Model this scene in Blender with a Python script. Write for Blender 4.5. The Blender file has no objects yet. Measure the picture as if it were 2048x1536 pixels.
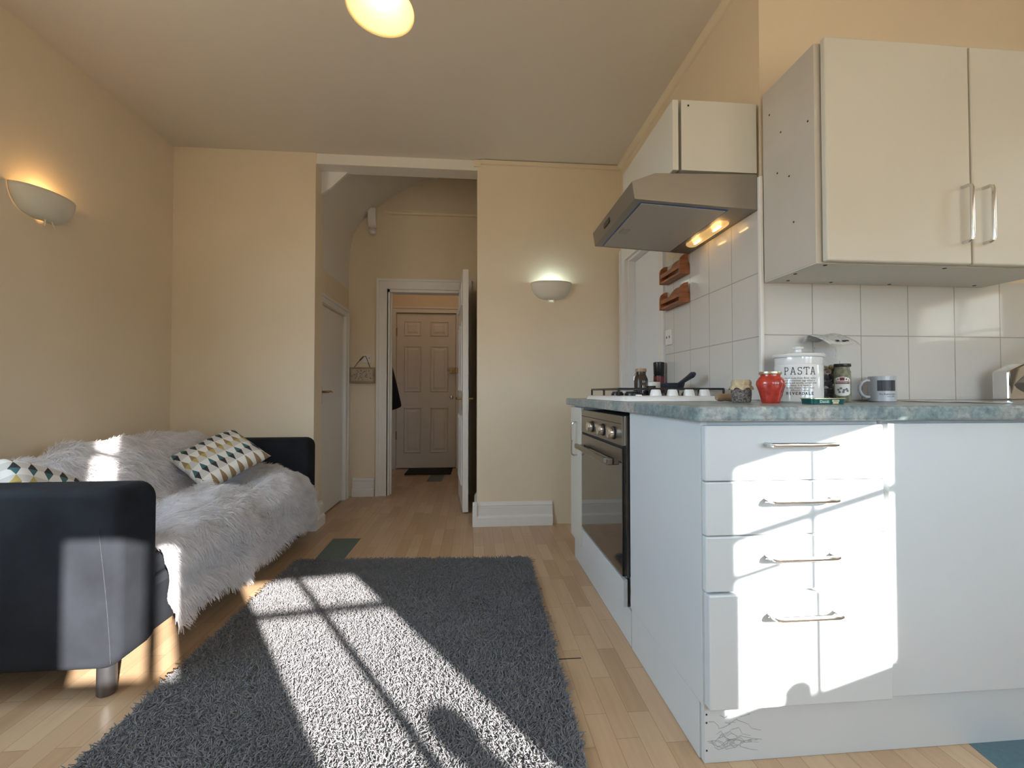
import bpy, math, random
import numpy as np
from mathutils import Vector, Matrix
random.seed(7); RNG = np.random.default_rng(11)
SC = bpy.context.scene; COL = SC.collection
PI = math.pi

# ------------------------------------------------------------------ materials
MATS = {}
def nd(nt, t, **kw):
    n = nt.nodes.new(t)
    for k, v in kw.items():
        if hasattr(n, k): setattr(n, k, v)
        else: n.inputs[k].default_value = v
    return n
def c4(c): return (c[0], c[1], c[2], 1.0)
def mat(name, col, rough=.5, metal=0., spec=.5, var=None, bump=None, trans=0., emis=None, sheen=0., coat=0., ior=None, stretch=None):
    m = bpy.data.materials.new(name); m.use_nodes = True; nt = m.node_tree
    b = nt.nodes['Principled BSDF']
    b.inputs['Base Color'].default_value = c4(col); b.inputs['Roughness'].default_value = rough
    b.inputs['Metallic'].default_value = metal; b.inputs['Specular IOR Level'].default_value = spec
    b.inputs['Transmission Weight'].default_value = trans
    b.inputs['Sheen Weight'].default_value = sheen; b.inputs['Coat Weight'].default_value = coat
    if ior: b.inputs['IOR'].default_value = ior
    if emis:
        b.inputs['Emission Color'].default_value = c4(emis[0]); b.inputs['Emission Strength'].default_value = emis[1]
    tc = None
    def vec():
        t = nd(nt, 'ShaderNodeTexCoord')
        if stretch:
            mp = nd(nt, 'ShaderNodeMapping'); mp.inputs['Scale'].default_value = stretch
            nt.links.new(t.outputs['Object'], mp.inputs['Vector']); return mp.outputs['Vector']
        return t.outputs['Object']
    if var:
        n = nd(nt, 'ShaderNodeTexNoise'); n.inputs['Scale'].default_value = var[0]; n.inputs['Detail'].default_value = 4
        nt.links.new(vec(), n.inputs['Vector'])
        r = nd(nt, 'ShaderNodeValToRGB')
        a = var[1]; c2 = var[2] if len(var) > 2 else tuple(x*(1-a) for x in col)
        r.color_ramp.elements[0].position = .32; r.color_ramp.elements[1].position = .68
        r.color_ramp.elements[0].color = c4(c2); r.color_ramp.elements[1].color = c4(tuple(min(1, x*(1+a*.4)) for x in col))
        nt.links.new(n.outputs['Fac'], r.inputs['Fac']); nt.links.new(r.outputs['Color'], b.inputs['Base Color'])
    if bump:
        n = nd(nt, 'ShaderNodeTexNoise'); n.inputs['Scale'].default_value = bump[0]; n.inputs['Detail'].default_value = 3
        nt.links.new(vec(), n.inputs['Vector'])
        bp = nd(nt, 'ShaderNodeBump'); bp.inputs['Strength'].default_value = bump[1]; bp.inputs['Distance'].default_value = .002
        nt.links.new(n.outputs['Fac'], bp.inputs['Height']); nt.links.new(bp.outputs['Normal'], b.inputs['Normal'])
    MATS[name] = m
    return m

CREAM = mat('cream_wall_paint', (.80, .675, .505), .7, var=(1.5, .05), bump=(160, .15))
CEILP = mat('off_white_ceiling_paint', (.73, .655, .565), .8, bump=(60, .1))
WGLOSS = mat('white_gloss_woodwork', (.80, .77, .74), .35, bump=(40, .1))
WBEAM = mat('white_emulsion', (.80, .75, .68), .6)
DOORW = mat('white_door_paint', (.78, .73, .68), .4, bump=(70, .06))
UNITW = mat('white_laminate', (.62, .65, .67), .32, var=(3, .02))
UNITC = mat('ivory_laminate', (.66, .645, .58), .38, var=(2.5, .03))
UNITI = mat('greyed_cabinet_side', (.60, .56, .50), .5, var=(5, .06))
DARK = mat('dark_recess', (.02, .02, .022), .8)
BLACKP = mat('black_enamel', (.015, .015, .017), .3, var=(30, .2))
CHROME = mat('brushed_chrome', (.72, .72, .72), .18, 1., bump=(200, .05))
STEEL = mat('brushed_steel', (.40, .38, .35), .34, 1., bump=(300, .1), stretch=(1, .02, 1))
STEELD = mat('hood_steel', (.34, .315, .28), .45, .8, bump=(300, .05))
FILTER = mat('filter_mesh', (.50, .47, .43), .6, .3, bump=(900, .4))
BLUEF = mat('blue_protective_film', (.03, .10, .35), .4, var=(20, .2))
GLASSD = mat('black_oven_glass', (.012, .013, .016), .06, spec=.8, var=(5, .1), coat=.6)
ENAMW = mat('white_enamel', (.82, .82, .82), .2, var=(4, .02))
BRASS = mat('aged_brass', (.38, .27, .14), .35, 1., var=(40, .2))
WOODR = mat('reddish_pine', (.36, .125, .05), .42, var=(9, .45), bump=(30, .2), stretch=(1, 1, 6))
WOODL = mat('pale_turned_wood', (.45, .30, .18), .5, var=(14, .3))
SOFAF = mat('black_sofa_fabric', (.020, .0225, .029), .9, spec=.2, var=(6, .35), bump=(500, .3))
SOFAL = mat('grey_metal_leg', (.20, .20, .22), .35, .9, var=(20, .1))
SHADE_IN = mat('yellow_cream_shade', (.80, .66, .36), .5, var=(5, .04))
PLASTER = mat('plaster_shade', (.74, .69, .58), .6, var=(8, .05))
GLASS = mat('clear_glass', (.97, .98, .97), .02, trans=1., ior=1.45, var=(3, .01))
PLASTIC = mat('clear_plastic_film', (.95, .96, .97), .12, trans=.95, ior=1.1, var=(8, .02), bump=(45, .9))
REDS = mat('red_sauce', (.52, .045, .025), .25, var=(40, .4), coat=.7)
HERB = mat('dried_herbs', (.20, .17, .15), .8, var=(180, .95, (.025, .02, .02)))
KRAFT = mat('kraft_paper', (.58, .46, .29), .75, var=(60, .25), bump=(80, .6))
CERAM = mat('white_glazed_ceramic', (.80, .80, .80), .12, var=(3, .02), coat=.5)
GOLDM = mat('gold_metal', (.62, .58, .38), .3, .85, var=(15, .1))
PICKLE = mat('pale_green_pickles', (.27, .27, .18), .5, var=(55, .6, (.09, .09, .06)))
LABELW = mat('white_label_paper', (.80, .80, .78), .6, var=(12, .03))
MAROON = mat('maroon_print', (.20, .03, .05), .6, var=(12, .1))
GREENP = mat('green_print', (.01, .17, .12), .4, var=(12, .15))
GREYP = mat('grey_print', (.25, .26, .25), .6, var=(25, .4))
INK = mat('black_ink', (.025, .025, .03), .6, var=(30, .1))
TINB = mat('teal_green_tin', (.015, .11, .10), .3, .2, var=(9, .2))
MUGP = mat('mug_grey_glaze', (.52, .56, .62), .25, var=(5, .04), coat=.3)
PHOTO = mat('dark_photo_print', (.05, .055, .07), .4, var=(9, .7), stretch=(40, 1, 1))
AMBER = mat('brown_glass_contents', (.06, .04, .025), .3, var=(30, .5))
REDBLK = mat('dark_red_label', (.28, .05, .05), .4, var=(25, .5))
SLATE = mat('dark_slate_stone', (.035, .04, .055), .45, var=(30, .3))
PASTAM = mat('brown_dried_pieces', (.10, .095, .12), .6, var=(30, .6))
TAN = mat('tan_dried_pieces', (.42, .30, .17), .6, var=(20, .4))
NEWSP = mat('printed_paper', (.62, .62, .60), .7, var=(90, .3), stretch=(1, 1, 4))
MATB = mat('black_door_mat', (.018, .017, .017), .95, bump=(250, .8), var=(30, .3))
COATB = mat('black_coat_cloth', (.008, .008, .009), .9, var=(9, .3))
PLAQ = mat('driftwood_plaque', (.36, .27, .18), .7, var=(20, .25))
PLAQL = mat('pale_plaque_face', (.50, .42, .32), .7, var=(12, .1))
TWIG = mat('dark_leaf_print', (.12, .08, .05), .7, var=(20, .2))
ROPE = mat('brown_cord', (.13, .07, .04), .8, var=(90, .3))
PLASTW = mat('white_plastic', (.78, .75, .70), .35, var=(5, .03))
BLIND = mat('blind_fabric', (.75, .72, .65), .9, var=(8, .05))
SCUFF = mat('grey_scuff', (.45, .45, .45), .6, var=(80, .5))
TEALF = mat('teal_floor_tile', (.075, .135, .135), .35, var=(60, .15))
TEALB = mat('blue_floor_tile', (.09, .17, .21), .35, var=(60, .15))
RUGM = mat('charcoal_pile', (.23, .225, .237), .95, var=(350, .35), sheen=.2)
FURM = mat('silver_grey_fur', (.93, .91, .93), .8, var=(14, .12), sheen=.2)
BULBW = mat('lit_bulb_glass', (1, .95, .85), .3, emis=((1., .86, .62), 12.), var=(3, .01))
BULBH = mat('lit_hood_lamp', (1, .9, .7), .3, emis=((1., .68, .34), 14.), var=(3, .01))
LENS = mat('amber_lamp_lens', (.95, .75, .40), .35, trans=.7, ior=1.2, var=(6, .05), emis=((1., .62, .24), .4))
ROD = mat('frosted_glass_rod', (.85, .80, .70), .15, var=(9, .05), coat=.5)

def floor_mat():
    m = bpy.data.materials.new('beech_laminate'); m.use_nodes = True; nt = m.node_tree; b = nt.nodes['Principled BSDF']
    t = nd(nt, 'ShaderNodeTexCoord'); sp = nd(nt, 'ShaderNodeSeparateXYZ'); cb = nd(nt, 'ShaderNodeCombineXYZ')
    nt.links.new(t.outputs['Object'], sp.inputs[0]); nt.links.new(sp.outputs['Y'], cb.inputs['X']); nt.links.new(sp.outputs['X'], cb.inputs['Y'])
    br = nd(nt, 'ShaderNodeTexBrick', offset=.37, offset_frequency=2, squash=.8, squash_frequency=3)
    for k, v in (('Scale', 1.), ('Mortar Size', .0007), ('Mortar Smooth', .2), ('Bias', 0.), ('Brick Width', .33), ('Row Height', .066)): br.inputs[k].default_value = v
    br.inputs['Color1'].default_value = (.65, .465, .30, 1); br.inputs['Color2'].default_value = (.51, .335, .20, 1); br.inputs['Mortar'].default_value = (.30, .18, .10, 1)
    nt.links.new(cb.outputs[0], br.inputs['Vector'])
    mp = nd(nt, 'ShaderNodeMapping'); mp.inputs['Scale'].default_value = (3, 60, 1); nt.links.new(cb.outputs[0], mp.inputs['Vector'])
    n = nd(nt, 'ShaderNodeTexNoise'); n.inputs['Scale'].default_value = 1.; n.inputs['Detail'].default_value = 5; nt.links.new(mp.outputs[0], n.inputs['Vector'])
    r = nd(nt, 'ShaderNodeValToRGB'); r.color_ramp.elements[0].color = (.82, .78, .74, 1); r.color_ramp.elements[1].color = (1.08, 1.08, 1.08, 1)
    nt.links.new(n.outputs['Fac'], r.inputs['Fac'])
    mx = nd(nt, 'ShaderNodeMix', data_type='RGBA', blend_type='MULTIPLY'); mx.inputs['Factor'].default_value = 1.
    nt.links.new(br.outputs['Color'], mx.inputs['A']); nt.links.new(r.outputs['Color'], mx.inputs['B'])
    nt.links.new(mx.outputs['Result'], b.inputs['Base Color']); b.inputs['Roughness'].default_value = .3
    bp = nd(nt, 'ShaderNodeBump', invert=True); bp.inputs['Strength'].default_value = .3; bp.inputs['Distance'].default_value = .001
    nt.links.new(br.outputs['Fac'], bp.inputs['Height']); nt.links.new(bp.outputs['Normal'], b.inputs['Normal'])
    return m
FLOORM = floor_mat()

def tile_mat(name, axis, o, z0, w, h, col=(.70, .695, .68)):
    m = bpy.data.materials.new(name); m.use_nodes = True; nt = m.node_tree; b = nt.nodes['Principled BSDF']
    t = nd(nt, 'ShaderNodeTexCoord'); sp = nd(nt, 'ShaderNodeSeparateXYZ'); cb = nd(nt, 'ShaderNodeCombineXYZ')
    nt.links.new(t.outputs['Object'], sp.inputs[0])
    a1 = nd(nt, 'ShaderNodeMath', operation='SUBTRACT'); a1.inputs[1].default_value = o; nt.links.new(sp.outputs[axis], a1.inputs[0])
    a2 = nd(nt, 'ShaderNodeMath', operation='SUBTRACT'); a2.inputs[1].default_value = z0; nt.links.new(sp.outputs['Z'], a2.inputs[0])
    nt.links.new(a1.outputs[0], cb.inputs['X']); nt.links.new(a2.outputs[0], cb.inputs['Y'])
    br = nd(nt, 'ShaderNodeTexBrick', offset=0., squash=1.)
    for k, v in (('Scale', 1.), ('Mortar Size', .0022), ('Mortar Smooth', .35), ('Bias', 0.), ('Brick Width', w), ('Row Height', h)): br.inputs[k].default_value = v
    br.inputs['Color1'].default_value = c4(col); br.inputs['Color2'].default_value = c4(tuple(x*.97 for x in col)); br.inputs['Mortar'].default_value = (.42, .40, .37, 1)
    nt.links.new(cb.outputs[0], br.inputs['Vector']); nt.links.new(br.outputs['Color'], b.inputs['Base Color'])
    n = nd(nt, 'ShaderNodeTexNoise'); n.inputs['Scale'].default_value = 7.; n.inputs['Detail'].default_value = 1
    nt.links.new(t.outputs['Object'], n.inputs['Vector'])
    b1 = nd(nt, 'ShaderNodeBump'); b1.inputs['Strength'].default_value = .25; b1.inputs['Distance'].default_value = .004; nt.links.new(n.outputs['Fac'], b1.inputs['Height'])
    b2 = nd(nt, 'ShaderNodeBump', invert=True); b2.inputs['Strength'].default_value = .7; b2.inputs['Distance'].default_value = .0015
    nt.links.new(br.outputs['Fac'], b2.inputs['Height']); nt.links.new(b1.outputs['Normal'], b2.inputs['Normal'])
    nt.links.new(b2.outputs['Normal'], b.inputs['Normal']); b.inputs['Roughness'].default_value = .07; b.inputs['Specular IOR Level'].default_value = .6
    return m
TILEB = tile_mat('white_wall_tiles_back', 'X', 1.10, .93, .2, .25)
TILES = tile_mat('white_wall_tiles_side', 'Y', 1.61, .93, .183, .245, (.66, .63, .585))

def worktop_mat():
    m = bpy.data.materials.new('mottled_teal_laminate'); m.use_nodes = True; nt = m.node_tree; b = nt.nodes['Principled BSDF']
    t = nd(nt, 'ShaderNodeTexCoord')
    n1 = nd(nt, 'ShaderNodeTexNoise'); n1.inputs['Scale'].default_value = 9.; n1.inputs['Detail'].default_value = 3
    n2 = nd(nt, 'ShaderNodeTexNoise'); n2.inputs['Scale'].default_value = 55.; n2.inputs['Detail'].default_value = 6; n2.inputs['Roughness'].default_value = .7
    for n in (n1, n2): nt.links.new(t.outputs['Object'], n.inputs['Vector'])
    r1 = nd(nt, 'ShaderNodeValToRGB'); r1.color_ramp.elements[0].position = .42; r1.color_ramp.elements[1].position = .62
    r1.color_ramp.elements[0].color = (.19, .25, .265, 1); r1.color_ramp.elements[1].color = (.36, .36, .345, 1)
    r2 = nd(nt, 'ShaderNodeValToRGB'); r2.color_ramp.elements[0].position = .35; r2.color_ramp.elements[1].position = .7
    r2.color_ramp.elements[0].color = (.6, .62, .64, 1); r2.color_ramp.elements[1].color = (1.5, 1.5, 1.45, 1)
    nt.links.new(n1.outputs['Fac'], r1.inputs['Fac']); nt.links.new(n2.outputs['Fac'], r2.inputs['Fac'])
    mx = nd(nt, 'ShaderNodeMix', data_type='RGBA', blend_type='MULTIPLY'); mx.inputs['Factor'].default_value = 1.
    nt.links.new(r1.outputs['Color'], mx.inputs['A']); nt.links.new(r2.outputs['Color'], mx.inputs['B']); nt.links.new(mx.outputs['Result'], b.inputs['Base Color'])
    b.inputs['Roughness'].default_value = .28
    return m
WORKM = worktop_mat()

def cushion_mat():
    m = bpy.data.materials.new('triangle_print_cotton'); m.use_nodes = True; nt = m.node_tree; b = nt.nodes['Principled BSDF']
    L = nt.links.new
    def M(op, a, bb=None, cc=None):
        n = nd(nt, 'ShaderNodeMath', operation=op)
        for i, v in enumerate((a, bb, cc)):
            if v is None: continue
            if isinstance(v, (int, float)): n.inputs[i].default_value = v
            else: L(v, n.inputs[i])
        return n.outputs[0]
    def MIX(f, a, bb):
        n = nd(nt, 'ShaderNodeMix', data_type='RGBA'); L(f, n.inputs['Factor'])
        for k, v in (('A', a), ('B', bb)):
            if isinstance(v, tuple): n.inputs[k].default_value = c4(v)
            else: L(v, n.inputs[k])
        return n.outputs['Result']
    uv = nd(nt, 'ShaderNodeUVMap'); uv.uv_map = 'UVMap'; sp = nd(nt, 'ShaderNodeSeparateXYZ'); L(uv.outputs[0], sp.inputs[0])
    U = M('MULTIPLY', sp.outputs['X'], 8.); V = M('MULTIPLY', sp.outputs['Y'], 3.5)
    fu = M('FRACT', U); fv = M('FRACT', V); iv = M('FLOOR', V)
    du = M('MULTIPLY', M('ABSOLUTE', M('SUBTRACT', fu, .5)), 3.3); dv = M('MULTIPLY', M('ABSOLUTE', M('SUBTRACT', fv, .5)), 2.)
    ins = M('LESS_THAN', M('ADD', du, dv), 1.)
    top = M('GREATER_THAN', fv, .5); par = M('GREATER_THAN', M('MODULO', iv, 2.), .5)
    ca = MIX(top, (.05, .135, .15), (.028, .026, .03)); cb = MIX(top, (.30, .20, .10), (.46, .35, .10))
    pat = MIX(par, ca, cb); bg = MIX(top, (.76, .73, .68), (.58, .55, .52))
    L(MIX(ins, bg, pat), b.inputs['Base Color']); b.inputs['Roughness'].default_value = .85
    return m
CUSHM = cushion_mat()

def add_translucency(m, k):
    nt = m.node_tree; b = nt.nodes['Principled BSDF']; out = nt.nodes['Material Output']
    t = nd(nt, 'ShaderNodeBsdfTranslucent'); mx = nd(nt, 'ShaderNodeMixShader'); mx.inputs[0].default_value = k
    l = b.inputs['Base Color'].links
    if l: nt.links.new(l[0].from_socket, t.inputs['Color'])
    nt.links.new(b.outputs[0], mx.inputs[1]); nt.links.new(t.outputs[0], mx.inputs[2]); nt.links.new(mx.outputs[0], out.inputs['Surface'])
add_translucency(FURM, .35)
def blind_translucent():
    m = bpy.data.materials.new('pale_blind_cloth'); m.use_nodes = True; nt = m.node_tree
    b = nt.nodes['Principled BSDF']; out = nt.nodes['Material Output']
    b.inputs['Base Color'].default_value = (.7, .66, .58, 1); b.inputs['Roughness'].default_value = .9
    tr = nd(nt, 'ShaderNodeBsdfTranslucent'); tr.inputs['Color'].default_value = (.55, .5, .42, 1)
    mx = nd(nt, 'ShaderNodeMixShader'); mx.inputs[0].default_value = .35
    nt.links.new(b.outputs[0], mx.inputs[1]); nt.links.new(tr.outputs[0], mx.inputs[2]); nt.links.new(mx.outputs[0], out.inputs['Surface'])
    return m
BLINDT = blind_translucent()

# ------------------------------------------------------------------ mesh builder
ORG = {}
class MB:
    def __init__(s): s.v = []; s.f = []; s.m = []
    def add(s, vs, fs, mi=0):
        o = len(s.v); s.v += [tuple(p) for p in vs]; s.f += [tuple(i+o for i in f) for f in fs]; s.m += [mi]*len(fs); return s
    def box(s, x0, x1, y0, y1, z0, z1, mi=0):
        vs = [(x, y, z) for z in (z0, z1) for y in (y0, y1) for x in (x0, x1)]
        return s.add(vs, [(0,2,3,1),(4,5,7,6),(0,1,5,4),(2,6,7,3),(0,4,6,2),(1,3,7,5)], mi)
    def quad(s, a, b, c, d, mi=0): return s.add([a, b, c, d], [(0,1,2,3)], mi)
    def prism(s, poly, axis, a0, a1, mi=0):
        def P(p, a):
            return {'x': (a, p[0], p[1]), 'y': (p[0], a, p[1]), 'z': (p[0], p[1], a)}[axis]
        n = len(poly); vs = [P(p, a0) for p in poly] + [P(p, a1) for p in poly]
        fs = [tuple(range(n))[::-1], tuple(range(n, 2*n))] + [(i, (i+1) % n, n+(i+1) % n, n+i) for i in range(n)]
        return s.add(vs, fs, mi)
    def lathe(s, prof, c, n=32, mi=0, M=None, cap=True):
        vs = []; k = len(prof)
        for i in range(n):
            a = 2*PI*i/n
            for r, z in prof:
                p = Vector((r*math.cos(a), r*math.sin(a), z))
                if M is not None: p = M @ p
                vs.append((p.x+c[0], p.y+c[1], p.z+c[2]))
        fs = []
        for i in range(n):
            j = (i+1) % n
            for q in range(k-1): fs.append((i*k+q, j*k+q, j*k+q+1, i*k+q+1))
        if cap:
            if prof[0][0] > 1e-5: fs.append(tuple(i*k for i in range(n))[::-1])
            if prof[-1][0] > 1e-5: fs.append(tuple(i*k+k-1 for i in range(n)))
        return s.add(vs, fs, mi)
    def tube(s, pts, r, n=10, mi=0, flat=None):
        pts = [Vector(p) for p in pts]; vs = []; rs = r if isinstance(r, (list, tuple)) else [r]*len(pts)
        up = Vector((.13, .31, .94)).normalized(); prev = None
        for i, p in enumerate(pts):
            d = (pts[min(i+1, len(pts)-1)] - pts[max(i-1, 0)]).normalized()
            a = (prev - d*prev.dot(d)) if prev is not None else d.cross(up)
            if a.length < 1e-5: a = d.cross(Vector((1, 0, 0)))
            a.normalize(); prev = a; b = d.cross(a)
            for j in range(n):
                t = 2*PI*j/n; q = p + a*math.cos(t)*rs[i] + b*math.sin(t)*rs[i]; vs.append(tuple(q))
        fs = [(i*n+j, i*n+(j+1) % n, (i+1)*n+(j+1) % n, (i+1)*n+j) for i in range(len(pts)-1) for j in range(n)]
        fs += [tuple(range(n))[::-1], tuple((len(pts)-1)*n+j for j in range(n))]
        return s.add(vs, fs, mi)
    def grid(s, P, mi=0):
        h, w = len(P), len(P[0])
        return s.add([p for r in P for p in r], [(i*w+j, i*w+j+1, (i+1)*w+j+1, (i+1)*w+j) for i in range(h-1) for j in range(w-1)], mi)

def finish(o, bevel=0, seg=2, smooth=False, angle=35, sub=0):
    if smooth:
        o.data.shade_smooth()
        try: o.data.set_sharp_from_angle(angle=math.radians(angle))
        except Exception: pass
    if bevel:
        md = o.modifiers.new('bevel', 'BEVEL'); md.width = bevel; md.segments = seg; md.limit_method = 'ANGLE'; md.angle_limit = math.radians(40)
    if sub:
        md = o.modifiers.new('sub', 'SUBSURF'); md.levels = sub; md.render_levels = sub
def build(mb, name, mats, parent=None, **kw):
    me = bpy.data.meshes.new(name)
    vs = np.array(mb.v, dtype=float)
    if parent is not None: org = ORG[parent.name]
    else:
        org = Vector(((vs[:, 0].min()+vs[:, 0].max())/2, (vs[:, 1].min()+vs[:, 1].max())/2, vs[:, 2].min()))
        if kw.pop('zero', False): org = Vector((0, 0, 0))
    kw.pop('zero', None)
    vs = vs - np.array(org)
    me.from_pydata([tuple(p) for p in vs], [], mb.f)
    if not isinstance(mats, (list, tuple)): mats = [mats]
    for m in mats: me.materials.append(m)
    if len(mats) > 1: me.polygons.foreach_set('material_index', mb.m)
    me.update(); me.validate()
    import bmesh
    bm = bmesh.new(); bm.from_mesh(me); bmesh.ops.recalc_face_normals(bm, faces=bm.faces); bm.to_mesh(me); bm.free()
    o = bpy.data.objects.new(name, me); COL.objects.link(o)
    if parent is not None: o.parent = parent
    else: o.location = org
    ORG[o.name] = Vector(org)
    finish(o, **kw)
    return o
def tag(o, label, cat, group=None, kind=None):
    o['label'] = label; o['category'] = cat
    if group: o['group'] = group
    if kind: o['kind'] = kind
    return o
def thing(name, label, cat, loc, group=None):
    o = bpy.data.objects.new(name, None); COL.objects.link(o); o.location = loc; o.empty_display_size = .1
    ORG[o.name] = Vector(loc); return tag(o, label, cat, group)
def struct(mb, name, mats, parent=None, **kw):
    o = build(mb, name, mats, parent, zero=True, **kw)
    if parent is None: o['kind'] = 'structure'
    return o
def BX(*a): return MB().box(*a)

# ------------------------------------------------------------------ room shell
XL, XH, YB, YK, ZC = -2.066, 1.10, 3.235, 1.61, 2.66
fl = MB(); fl.box(XL-.1, 3.2, -1.3, 5.9, -.08, 0)
fl.prism([(-.905,2.50),(-.745,2.50),(-.735,3.02),(-.915,3.03)], 'z', -.01, .0012, 1)
fl.prism([(-.509,4.88),(-.342,4.866),(-.33,5.25),(-.488,5.25)], 'z', -.01, .0012, 1)
fl.prism([(1.356,1.16),(1.545,1.16),(1.50,.75),(1.29,.75)], 'z', -.01, .0012, 2)
fl.box(.305, .389, 1.597, 1.602, -.01, .0006, 3)
struct(fl, 'floor', [FLOORM, TEALF, TEALB, DARK])
struct(BX(XL-.1, 3.2, -1.3, 3.36, ZC, ZC+.1), 'ceiling', CEILP)
w = MB(); w.box(XL-.1, XL, -1.3, .15, 0, ZC); w.box(XL-.1, XL, 1.40, YB+.1, 0, ZC); w.box(XL-.1, XL, .15, 1.40, 0, .95); w.box(XL-.1, XL, .15, 1.40, 2.25, ZC)
struct(w, 'wall_left', CREAM)
w = MB(); w.box(XL-.08, XL-.03, .76, .80, .95, 2.25); w.box(XL-.08, XL-.03, .15, 1.40, 1.58, 1.62)
struct(w, 'window_5_added', WGLOSS)  # added, unseen window: lets extra soft sky light in from the left
struct(BX(XL, -1.20, YB, YB+.12, 0, ZC), 'wall_back_left', CREAM)
struct(BX(-1.20, -1.116, YB, YB+.16, 0, ZC), 'wall_pillar', CREAM)
struct(BX(.026, XH, YB, YB+.1, 0, ZC), 'wall_back_right', CREAM)
# alcove
w = MB(); w.box(-1.26, -1.16, YB+.16, 3.47, 0, 1.915); w.box(-1.26, -1.16, 3.47, 4.10, 1.64, 1.915); w.box(-1.26, -1.16, 4.10, 4.25, 0, 1.915)
struct(w, 'wall_alcove_left', CREAM)
prof = [(-1.16,1.915),(-1.158,2.15),(-1.15,2.30),(-1.12,2.44),(-1.05,2.56),(-.93,2.68),(-.75,2.82),(-.5,2.96),(-.2,3.04),(.1,3.08)]
sf = MB(); sf.grid([[(x, y, z) for (x, z) in prof] for y in (YB+.14, 3.6, 3.9, 4.26)])
struct(sf, 'ceiling_alcove', WBEAM, smooth=True, angle=60)
w = MB(); w.box(-1.26, -.80, 4.25, 4.35, 0, 3.1); w.box(-.80, -.12, 4.25, 4.35, 1.93, 3.1); w.box(-.12, .13, 4.25, 4.35, 0, 3.1)
struct(w, 'wall_alcove_back', CREAM)
struct(BX(.026, .126, YB+.1, 4.25, 0, 3.1), 'wall_alcove_right', CREAM)
struct(BX(-1.116, .026, YB+.004, YB+.14, 2.585, ZC-.0005), 'trim_1', WBEAM)
w = MB(); w.box(-1.26, .126, YB+.14, YB+.2, ZC-.03, 3.2); w.box(-1.26, .126, YB+.2, 4.35, 3.12, 3.2); w.box(-1.30, -1.26, YB+.1, 4.35, 0, 3.2)
struct(w, 'wall_alcove_upper', CREAM)
sp = MB(); sp.prism([(-1.16,2.585),(-.93,2.585),(-1.045,2.47),(-1.10,2.43),(-1.16,2.38)], 'y', YB+.115, YB+.139)
sp.prism([(-1.16,2.37),(-1.115,2.405),(-1.16,2.22)], 'y', YB+.125, YB+.139)
struct(sp, 'trim_2', WGLOSS)
pr = MB(); pr.box(-.84, .026, 4.222, 4.25, 2.635, 2.665); pr.box(-.84, .026, 4.205, 4.25, 2.655, 2.668)
struct(pr, 'trim_3', CREAM)
cb = MB(); cb.prism([(4.25,2.665),(4.17,2.665),(4.17,2.60),(4.19,2.53),(4.215,2.50),(4.25,2.50)], 'x', -.975, -.905)
cb.lathe([(0,.0),(.025,.008),(.034,.03),(.028,.052),(.018,.062),(.03,.07),(.03,.08)], (-.94, 4.214, 2.425), 20)
struct(cb, 'trim_4', WGLOSS, smooth=True)
# hall
struct(BX(-1.16, -1.06, 4.35, 5.9, 0, 2.5), 'wall_hall_left', CREAM)
struct(BX(.03, .13, 4.35, 5.9, 0, 2.5), 'wall_hall_right', CREAM)
w = MB(); w.box(-1.06, -.967, 5.69, 5.85, 0, 2.5); w.box(-.222, .03, 5.69, 5.85, 0, 2.5); w.box(-.967, -.222, 5.69, 5.85, 1.965, 2.5); w.box(-.967, -.222, 5.78, 5.85, 0, 1.965)
struct(w, 'wall_hall_back', CREAM)
struct(BX(-1.16, .13, 4.35, 5.9, 2.5, 2.6), 'ceiling_hall', CEILP)
# kitchen walls
w = MB(); w.box(XH, XH+.12, YK+.1, 2.52, 0, ZC); w.box(XH, XH+.12, 3.10, YB+.1, 0, ZC); w.box(XH, XH+.12, 2.52, 3.10, 1.93, ZC)
struct(w, 'wall_kitchen_side', CREAM)
struct(BX(XH, 3.2, YK, YK+.1, 0, ZC), 'wall_kitchen_back', CREAM)
w = MB(); w.box(3.1, 3.2, -.1, .34, 0, 1.66); w.box(3.1, 3.2, .84, YK, 0, 1.66); w.box(3.1, 3.2, -.1, .22, 1.66, ZC); w.box(3.1, 3.2, .74, YK, 1.66, ZC); w.box(3.1, 3.2, .22, .74, 2.30, ZC); w.box(3.1, 3.2, .34, .84, 0, 1.30); w.box(3.1, 3.2, .34, .84, 1.56, 1.66)
struct(w, 'wall_right', CREAM)
# wall trims at the ceiling
t = MB(); t.box(.05, XH-.005, YB-.022, YB, ZC-.034, ZC-.006); t.box(.0, .05, YB-.01, YB+.01, ZC-.05, ZC-.004)
struct(t, 'trim_5', CREAM)
t = MB(); t.prism([(XH, ZC), (XH-.03, ZC), (XH-.026, ZC-.012), (XH-.012, ZC-.03), (XH, ZC-.036)], 'y', YK, YB)
struct(t, 'trim_6', CREAM)
# tiles
struct(BX(XH-.008, 3.1, YK-.008, YK, .93, 1.40), 'trim_7', TILEB)
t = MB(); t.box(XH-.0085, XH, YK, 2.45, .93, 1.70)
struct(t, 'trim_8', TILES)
t = MB(); t.box(XH-.013, XH+.002, YK-.013, YK+.004, .93, 1.79)
struct(t, 'trim_9', WGLOSS, bevel=.004)

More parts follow.
